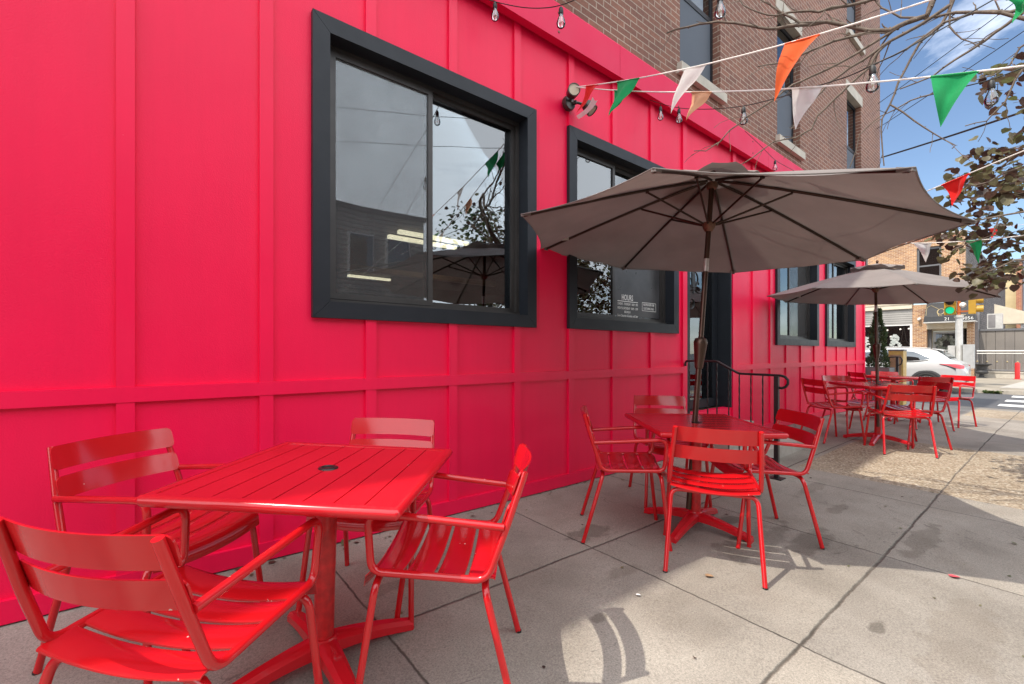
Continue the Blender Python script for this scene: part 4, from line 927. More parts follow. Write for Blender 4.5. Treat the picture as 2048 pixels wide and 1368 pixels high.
# ------------------------------------------------------------------ wall lamp
wl = thing('security_light', 'dark twin-headed security light fixed to the red wall above the second window', 'lamp', (2.90, WALL-.02, 3.36))
f = MB(); f.lathe([(0,0),(.062,0),(.066,.02),(.060,.045),(0,.05)], (0,0,0), 24, (0,-1,0)); f.build('base', M['lamp_metal'], wl)
for nm, c_, ax in (('lamp_head', (-.055,-.12,.035), (-.45,-.75,-.1)), ('lamp_head', (.14,-.13,-.03), (.35,-.5,-.75))):
    f = MB(); a = Vector(ax).normalized()
    f.lathe([(0,-.05),(.030,-.05),(.048,-.03),(.052,.02),(.054,.055),(.047,.056)], c_, 22, a); hd = f.build(nm, M['lamp_metal'], wl)
    f = MB(); f.lathe([(0,.050),(.047,.050)], c_, 22, a); f.build('lens', M['lamp_face'], hd)
f = MB(); f.tube([(0,-.04,0),(-.04,-.09,.03)], .012, 8); f.tube([(0,-.04,0),(.06,-.08,.0),(.12,-.11,-.01)], .012, 8); f.lathe([(0,0),(.020,0),(.018,.03),(0,.034)], (.03,-.05,.0), 12, (.4,-1,.1)); f.build('arm', M['lamp_metal'], wl)

# ------------------------------------------------------------------ bunting
names = ['long string of pennants from the wall lamp up to the right, with the orange one', 'lower string of pennants from the wall lamp to the right, with the large green one', 'string with a single red pennant beyond the edge of the big umbrella',
         'string at the top right corner with one green pennant tip showing', 'string with a white and a green pennant above the far umbrella', 'far string with a small red pennant among the brown leaves']
for bi, (pts, flags) in enumerate(BUNT):
    o0 = Vector(pts[0]); t = thing('pennant_string', names[bi], 'bunting', o0, 0, 'pennant strings over the terrace')
    pe = [Vector(p)-o0 for p in pts]; pe.append(pe[-1]+(pe[-1]-pe[-6])*(9 if bi < 2 else 5))
    f = MB(); f.tube([tuple(p) for p in pe], .0042 if bi < 2 else .0035, 6); f.build('cord', M['cord'], t)
    for ci, (col, a, b, tip) in enumerate(flags):
        a, b, tip = Vector(a)-o0, Vector(b)-o0, Vector(tip)-o0
        nrm = (b-a).cross(tip-a).normalized(); fl = MB(); n = 8
        def ff(u, v, a=a, b=b, tip=tip, nrm=nrm, ci=ci):
            top = a.lerp(b, u); q = top.lerp(tip, v)
            e = (1-v)
            return q+nrm*(.034*math.sin(u*PI*1.6+ci*1.7)*e*min(1, v*3)+.026*math.sin(v*PI*1.5+ci)*v+.006*math.sin(u*11+v*7+ci*2)*e*min(1, v*4))
        fl.grid(ff, n, 12)
        bmesh.ops.remove_doubles(fl.bm, verts=fl.bm.verts, dist=1e-4)
        fo = fl.build('pennant', FLAG[col], t, ang=80); fo['label'] = col+' pennant'
        h = MB(); h.tube([tuple(a.lerp(b, q/6)+Vector((0,0,-.003))) for q in range(7)], .006, 6); h.build('hem', FLAG[col], fo)
# the loose white pennant twisted round the lamp
t = thing('loose_pennant', 'pale grey twisted pennant hanging from the cord at the security light', 'bunting', (2.98, 2.58, 3.27))
f = MB(); 
def ff(u, v):
    w = .055*(1-.35*v); return ((u-.5)*w*1.2-.02*v-.16*v+.03*math.sin(3*v), -.02+.03*v, .06-.20*v-.02*math.sin(3*u))
f.grid(ff, 6, 10); f.build('pennant_cloth', FLAG['white'], t, ang=80)
# ------------------------------------------------------------------ string lights
ln = ['string lamp cable at the upper left end of the fascia with two bulbs', 'long string lamp cable crossing before the brick wall with four bulbs', 'string lamp cable running down the fascia above the big umbrella with one bulb', 'string lamp cable at the top edge with one bulb before the brick window', 'string lamp cable at the right with one round bulb beside the green pennant']
for li, (pts, bulbs) in enumerate(LIGHTS):
    o0 = Vector(pts[0]); t = thing('string_light', ln[li], 'string lights', o0, 0, 'string lights over the terrace')
    ce = fillet(pts, .2, 6); ce = [Vector(p)-o0 for p in ce]
    if li != 2: ce.append(ce[-1]+(ce[-1]-ce[-2]).normalized()*3.0)
    f = MB(); f.tube([tuple(p) for p in ce], .0032, 6); f.build('cable', M['wire'], t)
    for p, hang in bulbs:
        q = Vector(p)-o0
        f = MB(); z0 = -.004-hang
        if hang: f.tube([tuple(q), tuple(q+Vector((0,0,z0)))], .002, 5)
        f.lathe([(0,z0),(.010,z0),(.015,z0-.012),(.0165,z0-.042),(.0145,z0-.046),(0,z0-.046)], tuple(q), 14); so = f.build('socket', M['wire'], t)
        z1 = z0-.046
        f = MB(); f.lathe([(.0125,z1),(.015,z1-.012),(.026,z1-.04),(.030,z1-.060),(.026,z1-.078),(.014,z1-.089),(0,z1-.092)], tuple(q), 18); f.build('bulb', M['bulb'], t)
        f = MB(); f.tube([tuple(q+Vector((0,0,z1))), tuple(q+Vector((0,0,z1-.025))), tuple(q+Vector((.008,0,z1-.05))), tuple(q+Vector((.0,0,z1-.062))), tuple(q+Vector((-.008,0,z1-.05)))], .0022, 5); f.build('filament', M['gold'], t)
# overhead cable
oc_ = thing('overhead_cable', 'thick black utility cable slanting across the blue sky', 'cable', (13.4, 2.79, 5.73))
f = MB(); P0 = Vector((0,0,0)); P1 = Vector((9.885-13.426, .375-2.787, 4.754-5.733))*3.2
f.tube([tuple(P0.lerp(P1, i/20)+Vector((0,0,-.5*(i/20)*(1-i/20)))) for i in range(21)], .017, 6); f.build('cable_run', M['wire'], oc_)
for i_, (q0, q1, lab) in enumerate((((13.3,3.0,6.9),(3,-9,8.6),'thin upper black wire crossing the blue sky behind the branches'), ((13.3,3.1,6.3),(2,-9,7.4),'thin lower black wire crossing the blue sky behind the branches'))):
    w = thing('overhead_wire', lab, 'cable', q0); f = MB(); d = Vector(q1)-Vector(q0)
    f.tube([tuple(d*(i/16)+Vector((0,0,-1.6*(i/16)*(1-i/16)))) for i in range(17)], .007, 5); f.build('wire_run', M['wire'], w)

# ------------------------------------------------------------------ tree
tr = thing('street_tree', 'bare-branched street tree reaching in from the right, with brown and olive leaves', 'tree', (6.3, -1.4, gz(6.3, -1.4)))
o0 = Vector(tr.location)
f = MB(); rnd = random.Random(5)
f.tube([tuple(Vector(p)-o0) for p in fillet([(6.3,-1.4,-.15),(6.32,-1.38,.8),(6.22,-1.3,1.7),(6.05,-1.15,2.3)], .3)], [.12]*1+[.095]*(len(fillet([(6.3,-1.4,-.15),(6.32,-1.38,.8),(6.22,-1.3,1.7),(6.05,-1.15,2.3)], .3))-1), 12)
f.build('trunk', M['tree'], tr)
limb = MB()
def limb_path(pts, r0, r1, seg=9):
    p = fillet(pts, .5, 6); n = len(p)-1
    limb.tube([tuple(Vector(q)-o0) for q in p], [r0+(r1-r0)*i/n for i in range(n+1)], seg)
limb_path([(6.05,-1.17,2.2),(5.3,-.6,2.85),(4.4,-.1,3.1),(3.85,.35,3.40),BRANCH[0][0][0]], .06, .016)
limb_path([(6.05,-1.17,2.2),(5.6,-.7,2.7),(4.7,-.15,2.95),BRANCH[10][0][0]], .05, .011)
limb_path([(6.1,-1.2,2.0),(5.5,-.6,2.2),(4.8,-.1,2.2),BRANCH[17][0][0]], .035, .007)
limb_path([(6.1,-1.2,2.0),(5.6,-.6,2.1),(4.9,-.1,2.0),BRANCH[18][0][0]], .03, .007)
limb_path([(6.05,-1.17,2.2),(6.3,-1.1,2.9),(6.9,-1.3,3.6),(7.4,-1.5,4.2)], .06, .015)
limb_path([(6.05,-1.17,2.2),(6.6,-.9,2.7),(7.3,-.7,3.1),(8.0,-.6,3.4)], .05, .012)
for c in LEAFC:
    c = Vector(c)-o0; dv = Vector((rnd.uniform(.0,.35), rnd.uniform(-.25,.05), rnd.uniform(-.05,.12)))
    limb.tube([tuple(c), tuple(c+dv*.5+Vector((0,0,.02))), tuple(c+dv)], [.0015,.0022,.003], 5)
limb.build('limb', M['tree'], tr, ang=60)
for pts, r in BRANCH:
    b = MB(); P_ = []
    base = [Vector(p) for p in pts]
    for i in range(len(base)-1):
        a, c = base[i], base[i+1]; P_.append(a)
        m = a.lerp(c, .5)+Vector((rnd.uniform(-1, 1), rnd.uniform(-1, 1), rnd.uniform(-1, 1)))*(c-a).length*.035; P_.append(m)
    P_.append(base[-1]); n = len(P_)-1
    rads = [max(.0030, r*1.12*(1-.66*i/n)) for i in range(n+1)]
    b.tube([tuple(q-o0) for q in P_], rads, 7)
    for i in range(2, n):  # buds, knots and side twigs
        q = P_[i]; t_ = (P_[i+1]-P_[i-1]).normalized(); side = t_.cross(Vector((rnd.uniform(-1,1), rnd.uniform(-1,1), rnd.uniform(-1,1)))).normalized()
        b.tube([tuple(q-o0), tuple(q-o0+side*(rads[i]+.006)+t_*.004)], [rads[i]*.8, rads[i]*.35], 5)
        if rnd.random() < .42:
            ln_ = rnd.uniform(.06, .26); s0 = q; pp = [q]; dv = (t_*.75+side*.65).normalized()
            for k in range(4):
                dv = (dv+Vector((rnd.uniform(-.3,.3), rnd.uniform(-.3,.3), rnd.uniform(-.3,.25)))).normalized(); s0 = s0+dv*ln_/4; pp.append(s0)
            b.tube([tuple(z-o0) for z in pp], [max(.0016, rads[i]*.5*(1-.15*k)) for k in range(5)], 5)
    b.build('branch', M['tree'], tr, ang=60)
lf = MB()
def leaf(mb, c, d, n, s):
    d = d.normalized(); w = d.cross(n); w = w.normalized() if w.length > 1e-5 else d.orthogonal().normalized(); n = w.cross(d)
    out = [(0,0),(.10,.36),(.38,.52),(.68,.38),(1.0,0)]
    cup = .18
    mid = [c+d*s*u for u in (0,.10,.38,.68,1.0)]
    ml = [mb.v(p-n*s*.04*math.sin(PI*i/4)) for i, p in enumerate(mid)]
    for sg in (1, -1):
        ed = [mb.v(c+d*s*(u-(.10 if i == 1 else 0))+w*s*v*sg+n*s*cup*v) for i, (u, v) in enumerate(out) if 0 < i < 4]
        for q in ((ml[0], ml[1], ed[0]), (ml[1], ml[2], ed[1], ed[0]), (ml[2], ml[3], ed[2], ed[1]), (ml[3], ml[4], ed[2])):
            mb.bm.faces.new(q if sg > 0 else q[::-1])
extra = [(rnd.uniform(5.2, 10.8), rnd.uniform(-2.6, -.35), rnd.uniform(1.9, 4.3)) for _ in range(620)]
for ci, c in enumerate(list(LEAFC)+extra):
    c = Vector(c); n = 10 if ci < len(LEAFC) else 9
    tw = MB
    for k in range(n):
        p = c+Vector((rnd.gauss(0,.06), rnd.gauss(0,.06), rnd.gauss(0,.05)))*(1 if ci < len(LEAFC) else 2.2)
        d = Vector((rnd.uniform(-1,1), rnd.uniform(-1,1), rnd.uniform(-1.3,.2))); nn = Vector((rnd.uniform(-.7,.7), rnd.uniform(-.7,.7), 1))
        leaf(lf, p-o0, d, nn, rnd.uniform(.045, .074) if ci < len(LEAFC) else rnd.uniform(.06, .09))
lf.build('leaves', M['leaf'], tr, smooth=True, ang=180, recalc=False)
# ------------------------------------------------------------------ corner planter and railing
pl = thing('planter', 'square dark grey planter at the building corner', 'planter', (12.62, 2.70, gz(12.6, 2.7)))
f = MB(); f.hexa([(-.21,-.21,.0),(.21,-.21,.0),(.21,.21,.0),(-.21,.21,.0)], [(-.25,-.25,.88),(.25,-.25,.88),(.25,.25,.88),(-.25,.25,.88)]); f.bevel(.012, 2); f.build('pot', M['dgrey'], pl)
f = MB(); f.box(-.225, .225, -.225, .225, .86, .885); f.build('soil', M['dark_brown'], pl, smooth=False)
cf = thing('conifer', 'narrow clipped green conifer growing in the dark grey planter', 'shrub', (12.62, 2.70, gz(12.6, 2.7)+.86))
f = MB(); f.tube([(0,0,0),(.01,0,.5),(0,.01,1.2)], [.03,.02,.008], 7); f.build('trunk', M['tree'], cf)
f = MB(); rc = random.Random(8)
for k in range(2600):
    z = rc.uniform(.02, 1.30); rad = .20*(1-(z/1.33))**.62*(.86+.22*math.sin(z*9+1)) * (1 if z > .15 else .75+z)
    a = rc.uniform(0, 2*PI); q = rad*math.sqrt(rc.uniform(.35, 1.15)); p = Vector((q*math.cos(a), q*math.sin(a), z))
    d = Vector((math.cos(a)*.7, math.sin(a)*.7, rc.uniform(.3, 1.2))).normalized(); w = d.cross(Vector((rc.uniform(-1,1), rc.uniform(-1,1), .2))).normalized(); s = rc.uniform(.03, .06)
    f.face([tuple(p-w*s*.22), tuple(p+d*s*.6-w*s*.3), tuple(p+d*s*1.3), tuple(p+d*s*.6+w*s*.3)])
f.build('foliage', M['conifer'], cf, smooth=False, recalc=False)
yb = thing('newspaper_box', 'tan yellow box standing behind the curled railing by the planter', 'box', (13.35, 2.50, gz(13.3, 2.5)))
f = MB(); f.box(-.16, .16, -.13, .13, .05, 1.27); f.bevel(.015, 2); f.build('cabinet', M['tan'], yb)
f = MB(); f.box(-.168, -.159, -.10, .10, .70, 1.18); f.build('door_panel', M['wood'], yb, smooth=False)
f = MB(); f.box(-.17, .17, -.14, .14, 1.268, 1.30); f.build('lid', M['dgrey'], yb, smooth=False)
f = MB(); f.box(-.15, .15, -.12, .12, 0, .052); f.build('foot', M['dgrey'], yb, smooth=False)
cr_ = thing('corner_railing', 'short black railing with a curled end between the planter and the yellow box', 'railing', (12.9, 2.42, gz(12.9, 2.42)))
f = MB(); f.box(-.022, .022, -.022, .022, 0, 1.13); f.build('post', M['iron'], cr_, smooth=False)
f = MB(); f.tube([(.0,.42,1.10),(0,.1,1.12),(0,0,1.13),(0,-.06,1.12),(0,-.085,1.06),(0,-.07,.97),(0,-.02,.94)], .014, 7); f.build('rail', M['iron'], cr_)
for yy in (.14, .40):
    f = MB(); f.box(-.011, .011, yy-.011, yy+.011, 0, 1.10); f.build('baluster', M['iron'], cr_, smooth=False)

# ------------------------------------------------------------------ parked SUV
RC = -.27
car = thing('parked_suv', 'white SUV with a sharp red tail lamp parked across the side street', 'car', (22.15, 4.5, RC))
def S(tab, t): return lerp_tab(tab, t)
zr_t = [(0,.86),(.06,1.00),(.18,1.09),(.34,1.17),(.55,1.36),(.74,1.505),(1.0,1.55),(1.5,1.59),(2.1,1.60),(2.6,1.575),(3.0,1.46),(3.5,1.17),(3.62,1.10),(4.2,1.0),(4.5,.86),(4.62,.72)]
zb_t = [(0,.84),(.06,.97),(.18,1.06),(.34,1.10),(.55,1.12),(.9,1.10),(1.5,1.06),(2.6,1.03),(3.4,1.03),(3.62,1.04),(4.2,.95),(4.5,.82),(4.62,.70)]
hw_t = [(0,.66),(.08,.80),(.22,.875),(.5,.91),(1,.925),(2.3,.90),(3.6,.925),(4.2,.86),(4.45,.74),(4.62,.55)]
bt_t = [(0,.42),(.15,.33),(.4,.27),(4.2,.25),(4.5,.3),(4.62,.36)]
def sec(t):
    hw, zr, zb, b0 = S(hw_t, t), S(zr_t, t), S(zb_t, t), S(bt_t, t)
    g_ = max(0, min(1, (zr-zb)/.4)); rw = hw-.06-.20*g_
    return [(.0,b0),(hw-.10,b0),(hw-.03,b0+.10),(hw-.045,(b0+zb)*.47),(hw,(b0+zb)*.60),(hw-.012,zb-.07),(hw-.04,zb),(hw-.05-.10*g_,zb+(zr-zb)*.5),(rw,zb+(zr-zb)*.86),(rw-.07,zb+(zr-zb)*.965),(rw*.5,zr+.012*g_),(0,zr+.018*g_)]
ts = [0,.03,.08,.18,.34,.45,.55,.65,.74,.85,1,1.25,1.5,1.8,2.1,2.6,3.0,3.25,3.5,3.62,3.9,4.2,4.4,4.5,4.58,4.62]
f = MB()
for sg in (1, -1):
    V = [[f.v((sg*-x, t-2.26, z)) for x, z in sec(t)] for t in ts]
    for i in range(len(ts)-1):
        for j in range(11):
            q = (V[i][j], V[i+1][j], V[i+1][j+1], V[i][j+1]); f.bm.faces.new(q if sg > 0 else q[::-1])
    for e in (0, -1):
        try: f.bm.faces.new(V[e])
        except ValueError: pass
bmesh.ops.remove_doubles(f.bm, verts=f.bm.verts, dist=1e-4)
body = f.build('body', M['carpaint'], car, ang=40)
def side(t, z, off=.006):
    s_ = sec(t)
    for (x0, z0), (x1, z1) in zip(s_[1:], s_[2:]):
        if z0 <= z <= z1 and z1 > z0: return Vector((-(x0+(x1-x0)*(z-z0)/(z1-z0))-off, t-2.26, z))
    return Vector((-s_[6][0]-off, t-2.26, z))
def side_patch(mb, rows, off, n=10, flip=False):
    def ff(u, v):
        k = u*(len(rows)-1); i = min(int(k), len(rows)-2); a, b = rows[i], rows[i+1]; w = k-i
        t = a[0]+(b[0]-a[0])*w; z0 = a[1]+(b[1]-a[1])*w; z1 = a[2]+(b[2]-a[2])*w
        p = side(t, z0+(z1-z0)*v, off)
        return (-p.x, p.y, p.z) if flip else p
    mb.grid(ff, n, 5)
for fl in (False, True):
    f = MB(); side_patch(f, [(.84,1.205,1.215),(1.05,1.16,1.33),(1.35,1.13,1.46),(1.8,1.10,1.49),(2.3,1.09,1.49),(2.75,1.09,1.43),(3.2,1.09,1.22),(3.36,1.09,1.10)], .006, 28, fl); f.build('side_window', M['glass_d'], car)
    f = MB(); side_patch(f, [(.90,1.135,1.165),(1.3,1.08,1.12),(2.4,1.05,1.08)], .008, 12, fl); f.build('window_trim', M['clad'], car)
    f = MB(); side_patch(f, [(.03,.88,.97),(.12,.87,1.02),(.24,.91,1.035),(.42,.985,1.03),(.62,1.015,1.03)], .010, 12, fl); f.build('tail_lamp', M['pink'], car)
    f = MB(); side_patch(f, [(.62,1.010,1.026),(.45,.955,.985),(.26,.86,.905),(.22,.80,.90)], .012, 12, fl); f.build('lamp_edge', M['clad'], car)
    f = MB(); side_patch(f, [(1.50,.93,.96),(1.72,.93,.965)], .02, 4, fl); f.build('door_handle', M['carpaint'], car)
    sx = 1 if fl else -1
    for t in (.95, 3.63):
        hw = S(hw_t, t); f = MB()
        xa = sx*(hw+.008); pts = []
        for i in range(25):
            a = PI*(-.08+1.16*i/24); pts.append((math.cos(a), math.sin(a)))
        f.grid(lambda u, v: (sx*(hw+.010-.02*v*v), t-2.26+(.375+.085*v)*math.cos(PI*(-.1+1.2*u)), .355+(.375+.085*v)*math.sin(PI*(-.1+1.2*u))), 24, 3)
        f.build('arch_cladding', M['clad'], car)
        f = MB(); f.lathe([(0,0),(.38,0)], (sx*(hw+.004), t-2.26, .355), 28, (sx,0,0)); f.build('wheel_well', M['ring'], car)
        w = bpy.data.objects.new('wheel', None); COL.objects.link(w); w.parent = car
        f = MB(); c_ = (sx*(hw-.19), t-2.26, .36); f.lathe([(.235,.02),(.25,.20),(.31,.222),(.345,.21),(.362,.17),(.362,.05),(.345,.0),(.24,0)], c_, 32, (sx,0,0)); f.build('tyre', M['tyre'], w)
        f = MB(); f.lathe([(.245,.20),(.235,.212),(.225,.20),(.22,.15),(0,.14)], c_, 32, (sx,0,0)); 
        for k in range(5):
            a = 2*PI*k/5+.3; d = Vector((0,math.cos(a),math.sin(a))); e = Vector((0,-d.z,d.y)); c2 = Vector(c_)+Vector((sx*.195,0,0))
            for s2 in (-1, 1):
                f.hexa([tuple(c2+d*.03+e*(s2*.02-.014)), tuple(c2+d*.03+e*(s2*.02+.014)), tuple(c2+d*.23+e*(s2*.05+.016)), tuple(c2+d*.23+e*(s2*.05-.016))],
                       [tuple(c2+Vector((sx*.018,0,0))+d*.03+e*(s2*.02-.014)), tuple(c2+Vector((sx*.018,0,0))+d*.03+e*(s2*.02+.014)), tuple(c2+Vector((sx*.012,0,0))+d*.23+e*(s2*.05+.016)), tuple(c2+Vector((sx*.012,0,0))+d*.23+e*(s2*.05-.016))])
        f.build('rim', M['rim'], w)
f = MB()
def rg_(u, v):
    t = .37+.33*u; s_ = sec(t); hwid = s_[9][0]*(1-.02); return ((v*2-1)*hwid, t-2.26-.008, s_[11][1]+.010)
f.grid(rg_, 6, 8); f.build('rear_window', M['glass_d'], car)
f = MB(); f.hexa([(-.58,-2.26+.56,1.49),(.58,-2.26+.56,1.49),(.58,-2.26+.86,1.545),(-.58,-2.26+.86,1.545)], [(-.56,-2.26+.54,1.515),(.56,-2.26+.54,1.515),(.58,-2.26+.86,1.575),(-.58,-2.26+.86,1.575)]); f.bevel(.008, 1); f.build('spoiler', M['carpaint'], car)
f = MB(); f.box(-.6, .6, -2.268, -2.20, .42, .56); f.bevel(.01, 1); f.build('rear_bumper', M['clad'], car)
f = MB()
for s_ in (-1, 1): f.tube([(s_*.60,-1.2,1.585),(s_*.61,-.6,1.63),(s_*.61,.1,1.63),(s_*.60,.45,1.575)], .014, 6)
f.build('roof_rail', M['grey_metal'], car)

# ------------------------------------------------------------------ traffic signal
sx, sy = 24.5, 2.74
sg = thing('traffic_signal', 'pale metal signal post with two yellow heads, one showing green', 'traffic light', (sx, sy, fz(sx)))
H = 2.61-fz(sx)
f = MB(); f.lathe([(0,0),(.20,0),(.20,.06),(.13,.25),(.11,.30),(.108,H-.12),(.14,H-.10),(.14,H-.02),(.09,H),(0,H)], seg=20); f.build('pole', M['pale_metal'], sg)
f = MB(); f.lathe([(0,H),(.05,H),(.05,H+.75),(0,H+.75)], seg=10); f.box(-.05, .05, -.42, .22, H+.10, H+.16); f.box(-.05, .05, -.42, .22, H+.62, H+.68); f.build('bracket', M['orange'], sg)
def head(nm, cy, face):
    h = bpy.data.objects.new(nm, None); COL.objects.link(h); h.parent = sg; h.location = (0, cy, H+.02); h.rotation_euler = (0,0,face)
    f = MB(); f.box(-.10, .10, -.17, .17, 0, 1.02); f.bevel(.02, 2)
    for k in range(3):
        zc = .17+.34*k
        f.grid(lambda u, v: (-.10-.20*v, .145*math.cos(PI*(-.25+1.5*u)), zc+.145*math.sin(PI*(-.25+1.5*u))), 16, 3)
    f.build('housing', M['yellow'], h)
    for k in range(3):
        zc = .17+.34*k; f = MB(); f.lathe([(0,.015),(.10,.008),(.13,0)], (-.105,0,zc), 20, (-1,0,0)); f.build('lens', M['green_lens'] if (k == 0 and nm == 'signal_head' and cy > 0) else M['ring'], h)
head('signal_head', .24, R(0)); head('signal_head', -.36, R(95))
f = MB(); f.box(-.14, .14, .10, .30, .78, 1.58); f.bevel(.015, 1); f.build('control_box', M['pale_metal'], sg)
f = MB(); f.box(-.16, .16, -.42, -.12, .70, 1.62); f.bevel(.015, 1); f.build('control_box', M['grey_metal'], sg)
f = MB(); f.lathe([(0,0),(.10,.0),(.10,.05),(.05,.10),(0,.10)], (0,-.10,H+.38), 16, (-1,-.2,0)); f.build('camera_dome', M['white'], sg)

# ------------------------------------------------------------------ brick shop across the side street
FX = 32.0; zg = fz(FX)
sh = thing('brick_shop', 'tan brick corner shop with roller shutter and black awning across the street', 'building', (0,0,0))
f = MB()
def fbox(mb, y0, y1, z0, z1, x0=FX, x1=FX+.3): mb.box(x0, x1, y0, y1, z0, z1)
UW = [(4.23,5.20),(7.3,8.3),(10.5,11.5)]
y = 3.36
for a, b in UW: fbox(f, y, a, 3.83, 7.05); fbox(f, a, b, 6.72, 7.05); fbox(f, a, b, 3.83, 4.75); y = b
fbox(f, y, 15, 3.83, 7.05)
fbox(f, 4.80, 5.37, zg-.2, 3.70); fbox(f, 3.05, 3.30, zg-.2, 2.75); fbox(f, 5.37, 15, zg-.2, .55)
bmesh.ops.remove_doubles(f.bm, verts=f.bm.verts, dist=1e-5); f.build('brick_wall', M['brick_far'], sh, smooth=False)
f = MB()
n = 150
for i in range(n):
    y0 = 3.34+i*.078; f.box(FX-.03, FX+.3, y0, y0+.062, 7.05, 7.27)
f.build('brick_coping', M['brick_red'], sh, smooth=False)
f = MB(); f.box(FX-.02, FX+.34, 3.3, 15, 7.275, 7.33); f.build('coping_stone', M['stone'], sh, smooth=False)
for a, b in UW:
    w = bpy.data.objects.new('window', None); COL.objects.link(w); w.parent = sh
    f = MB()
    for p in ((a,a+.09,4.75,6.72),(b-.09,b,4.75,6.72),(a+.09,b-.09,6.60,6.72),(a+.09,b-.09,4.75,4.85),(a+.09,b-.09,5.70,5.78)): f.box(FX+.08, FX+.16, *p)
    f.build('frame', M['dgrey'], w, smooth=False)
    f = MB(); f.box(FX+.13, FX+.14, a+.09, b-.09, 4.85, 6.60); f.build('pane', M['glass_d'], w, smooth=False)
    f = MB(); f.box(FX+.18, FX+.19, a+.05, b-.05, 4.8, 6.7); f.build('blind', M['cream'], w, smooth=False)
f = MB(); f.box(FX-.12, FX+.3, 5.375, 15, 3.52, 3.825); f.box(FX-.16, FX-.12, 5.375, 15, 3.76, 3.825); f.build('cornice_band', M['cream'], sh, smooth=False)
f = MB(); f.box(FX-.02, FX+.25, 5.375, 12, 2.70, 3.515); f.build('roller_shutter', M['shutter'], sh, smooth=False)
w = bpy.data.objects.new('shop_window', None); COL.objects.link(w); w.parent = sh
f = MB()
for p in ((5.375,5.47,.55,2.70),(11.9,12,.55,2.70),(5.47,11.9,2.62,2.70),(5.47,11.9,.55,.64),(8.6,8.68,.64,2.62)): f.box(FX, FX+.12, *p)
f.build('frame', M['white'], w, smooth=False)
f = MB(); f.box(FX+.06, FX+.07, 5.47, 11.9, .64, 2.62); f.build('pane', M['glass_far'], w, smooth=False)
tm = lambda y, z, x=FX+.05: Matrix.Translation((x, y, z)) @ Matrix(((0,0,-1,0),(-1,0,0,0),(0,1,0,0),(0,0,0,1)))
text_mesh('lettering', 'ra', .42, M['white'], w, tm(6.95, 1.55), .002)
text_mesh('lettering', 'c', .42, M['white'], w, tm(7.55, 1.55), .002)
rr = random.Random(2)
for cy, cz, s in ((6.12,1.95,.17),(6.10,1.55,.24),(7.30,1.9,.14),(7.32,1.5,.2)):
    f = MB()
    for k in range(70):
        a = rr.uniform(0, 2*PI); q = s*math.sqrt(rr.uniform(.2, 1)); leaf(f, Vector((FX+.045, cy+q*math.cos(a), cz+q*math.sin(a))), Vector((0,rr.uniform(-1,1),rr.uniform(-1,1))), Vector((-1,rr.uniform(-.2,.2),.1)), rr.uniform(.05,.10))
    f.build('window_art', M['ghost'], w, recalc=False)
f = MB()
for k in range(160): 
    a = rr.uniform(0, 2*PI); q = .22*math.sqrt(rr.random()); leaf(f, Vector((FX+.30+rr.uniform(-.1,.1), 5.78+q*math.cos(a), 1.62+.6*q*math.sin(a))), Vector((rr.uniform(-1,1),rr.uniform(-1,1),rr.uniform(-.5,1))), Vector((-1,0,.3)), rr.uniform(.06,.12))
f.build('hanging_basket', M['flower'], w, recalc=False)
f = MB()
for d in (-.12, .12): f.tube([(FX+.3,5.78,2.6),(FX+.3,5.78+d,1.7),(FX+.3,5.78,1.42),(FX+.3,5.78+d*1.3,.75)], .016, 5)
f.build('macrame', M['cream'], w)
f = MB(); f.box(FX+3.5, FX+3.6, 5.3, 13, zg, 3.2); f.box(FX+.3, FX+3.5, 5.30, 5.36, zg, 3.2); f.box(FX+.3, FX+3.5, 5.36, 13, 3.1, 3.2); f.box(FX+.3,FX+3.5,5.36,13,.45,.5); f.build('shop_interior', M['dark_brown'], sh, smooth=False)
for yy, zz in ((6.55,2.42),(5.98,2.45),(5.62,2.47),(6.75,2.1),(6.85,2.1),(7.6,2.4),(8.4,2.45),(6.4,2.05)):
    f = MB(); f.lathe([(0,-.05),(.045,-.02),(.045,.02),(0,.05)], (FX+.6, yy, zz), 10); f.build('shop_lamp', M['shop_lamp'], sh)
# door bay
f = MB(); f.box(FX+.45, FX+.5, 3.30, 3.63, zg, 2.7); f.box(FX+.45, FX+.5, 4.62, 4.80, zg, 2.7); f.box(FX-.02, FX+.5, 3.30, 4.80, 2.38, 2.72); f.box(FX+.45,FX+.5,3.63,4.62,2.28,2.38); f.build('door_surround', M['cream'], sh, smooth=False)
for q in ((4.66, 4.80), (3.30, 3.42)):
    f = MB(); f.box(FX+.3, FX+.45, q[0], q[1], zg, 2.38); f.build('bay_side', M['dgrey'], sh, smooth=False)
d_ = bpy.data.objects.new('door', None); COL.objects.link(d_); d_.parent = sh
f = MB()
for p in ((3.64,3.76,zg,2.27),(4.49,4.61,zg,2.27),(3.76,4.49,2.15,2.27),(3.76,4.49,zg,.25),(3.76,4.49,1.28,1.34)): f.box(FX+.40, FX+.45, *p)
f.build('frame', M['grey_metal'], d_, smooth=False)
f = MB(); f.box(FX+.425, FX+.43, 3.76, 4.49, .25, 1.28); f.box(FX+.425, FX+.43, 3.76, 4.49, 1.34, 2.15); f.build('pane', M['glass_d'], d_, smooth=False)
f = MB(); f.box(FX+.37, FX+.375, 4.02, 4.24, 1.98, 2.12); f.build('number_plate', M['dark_brown'], d_, smooth=False)
text_mesh('lettering', '900', .13, M['white'], d_, tm(4.25, 2.0, FX+.365), .002)
f = MB(); f.box(FX+.395, FX+.398, 4.36, 4.50, 1.72, 2.12); f.box(FX+.395, FX+.398, 4.27, 4.35, 1.85, 2.10); f.build('sticker', M['blue_wall'], d_, smooth=False)
f = MB()
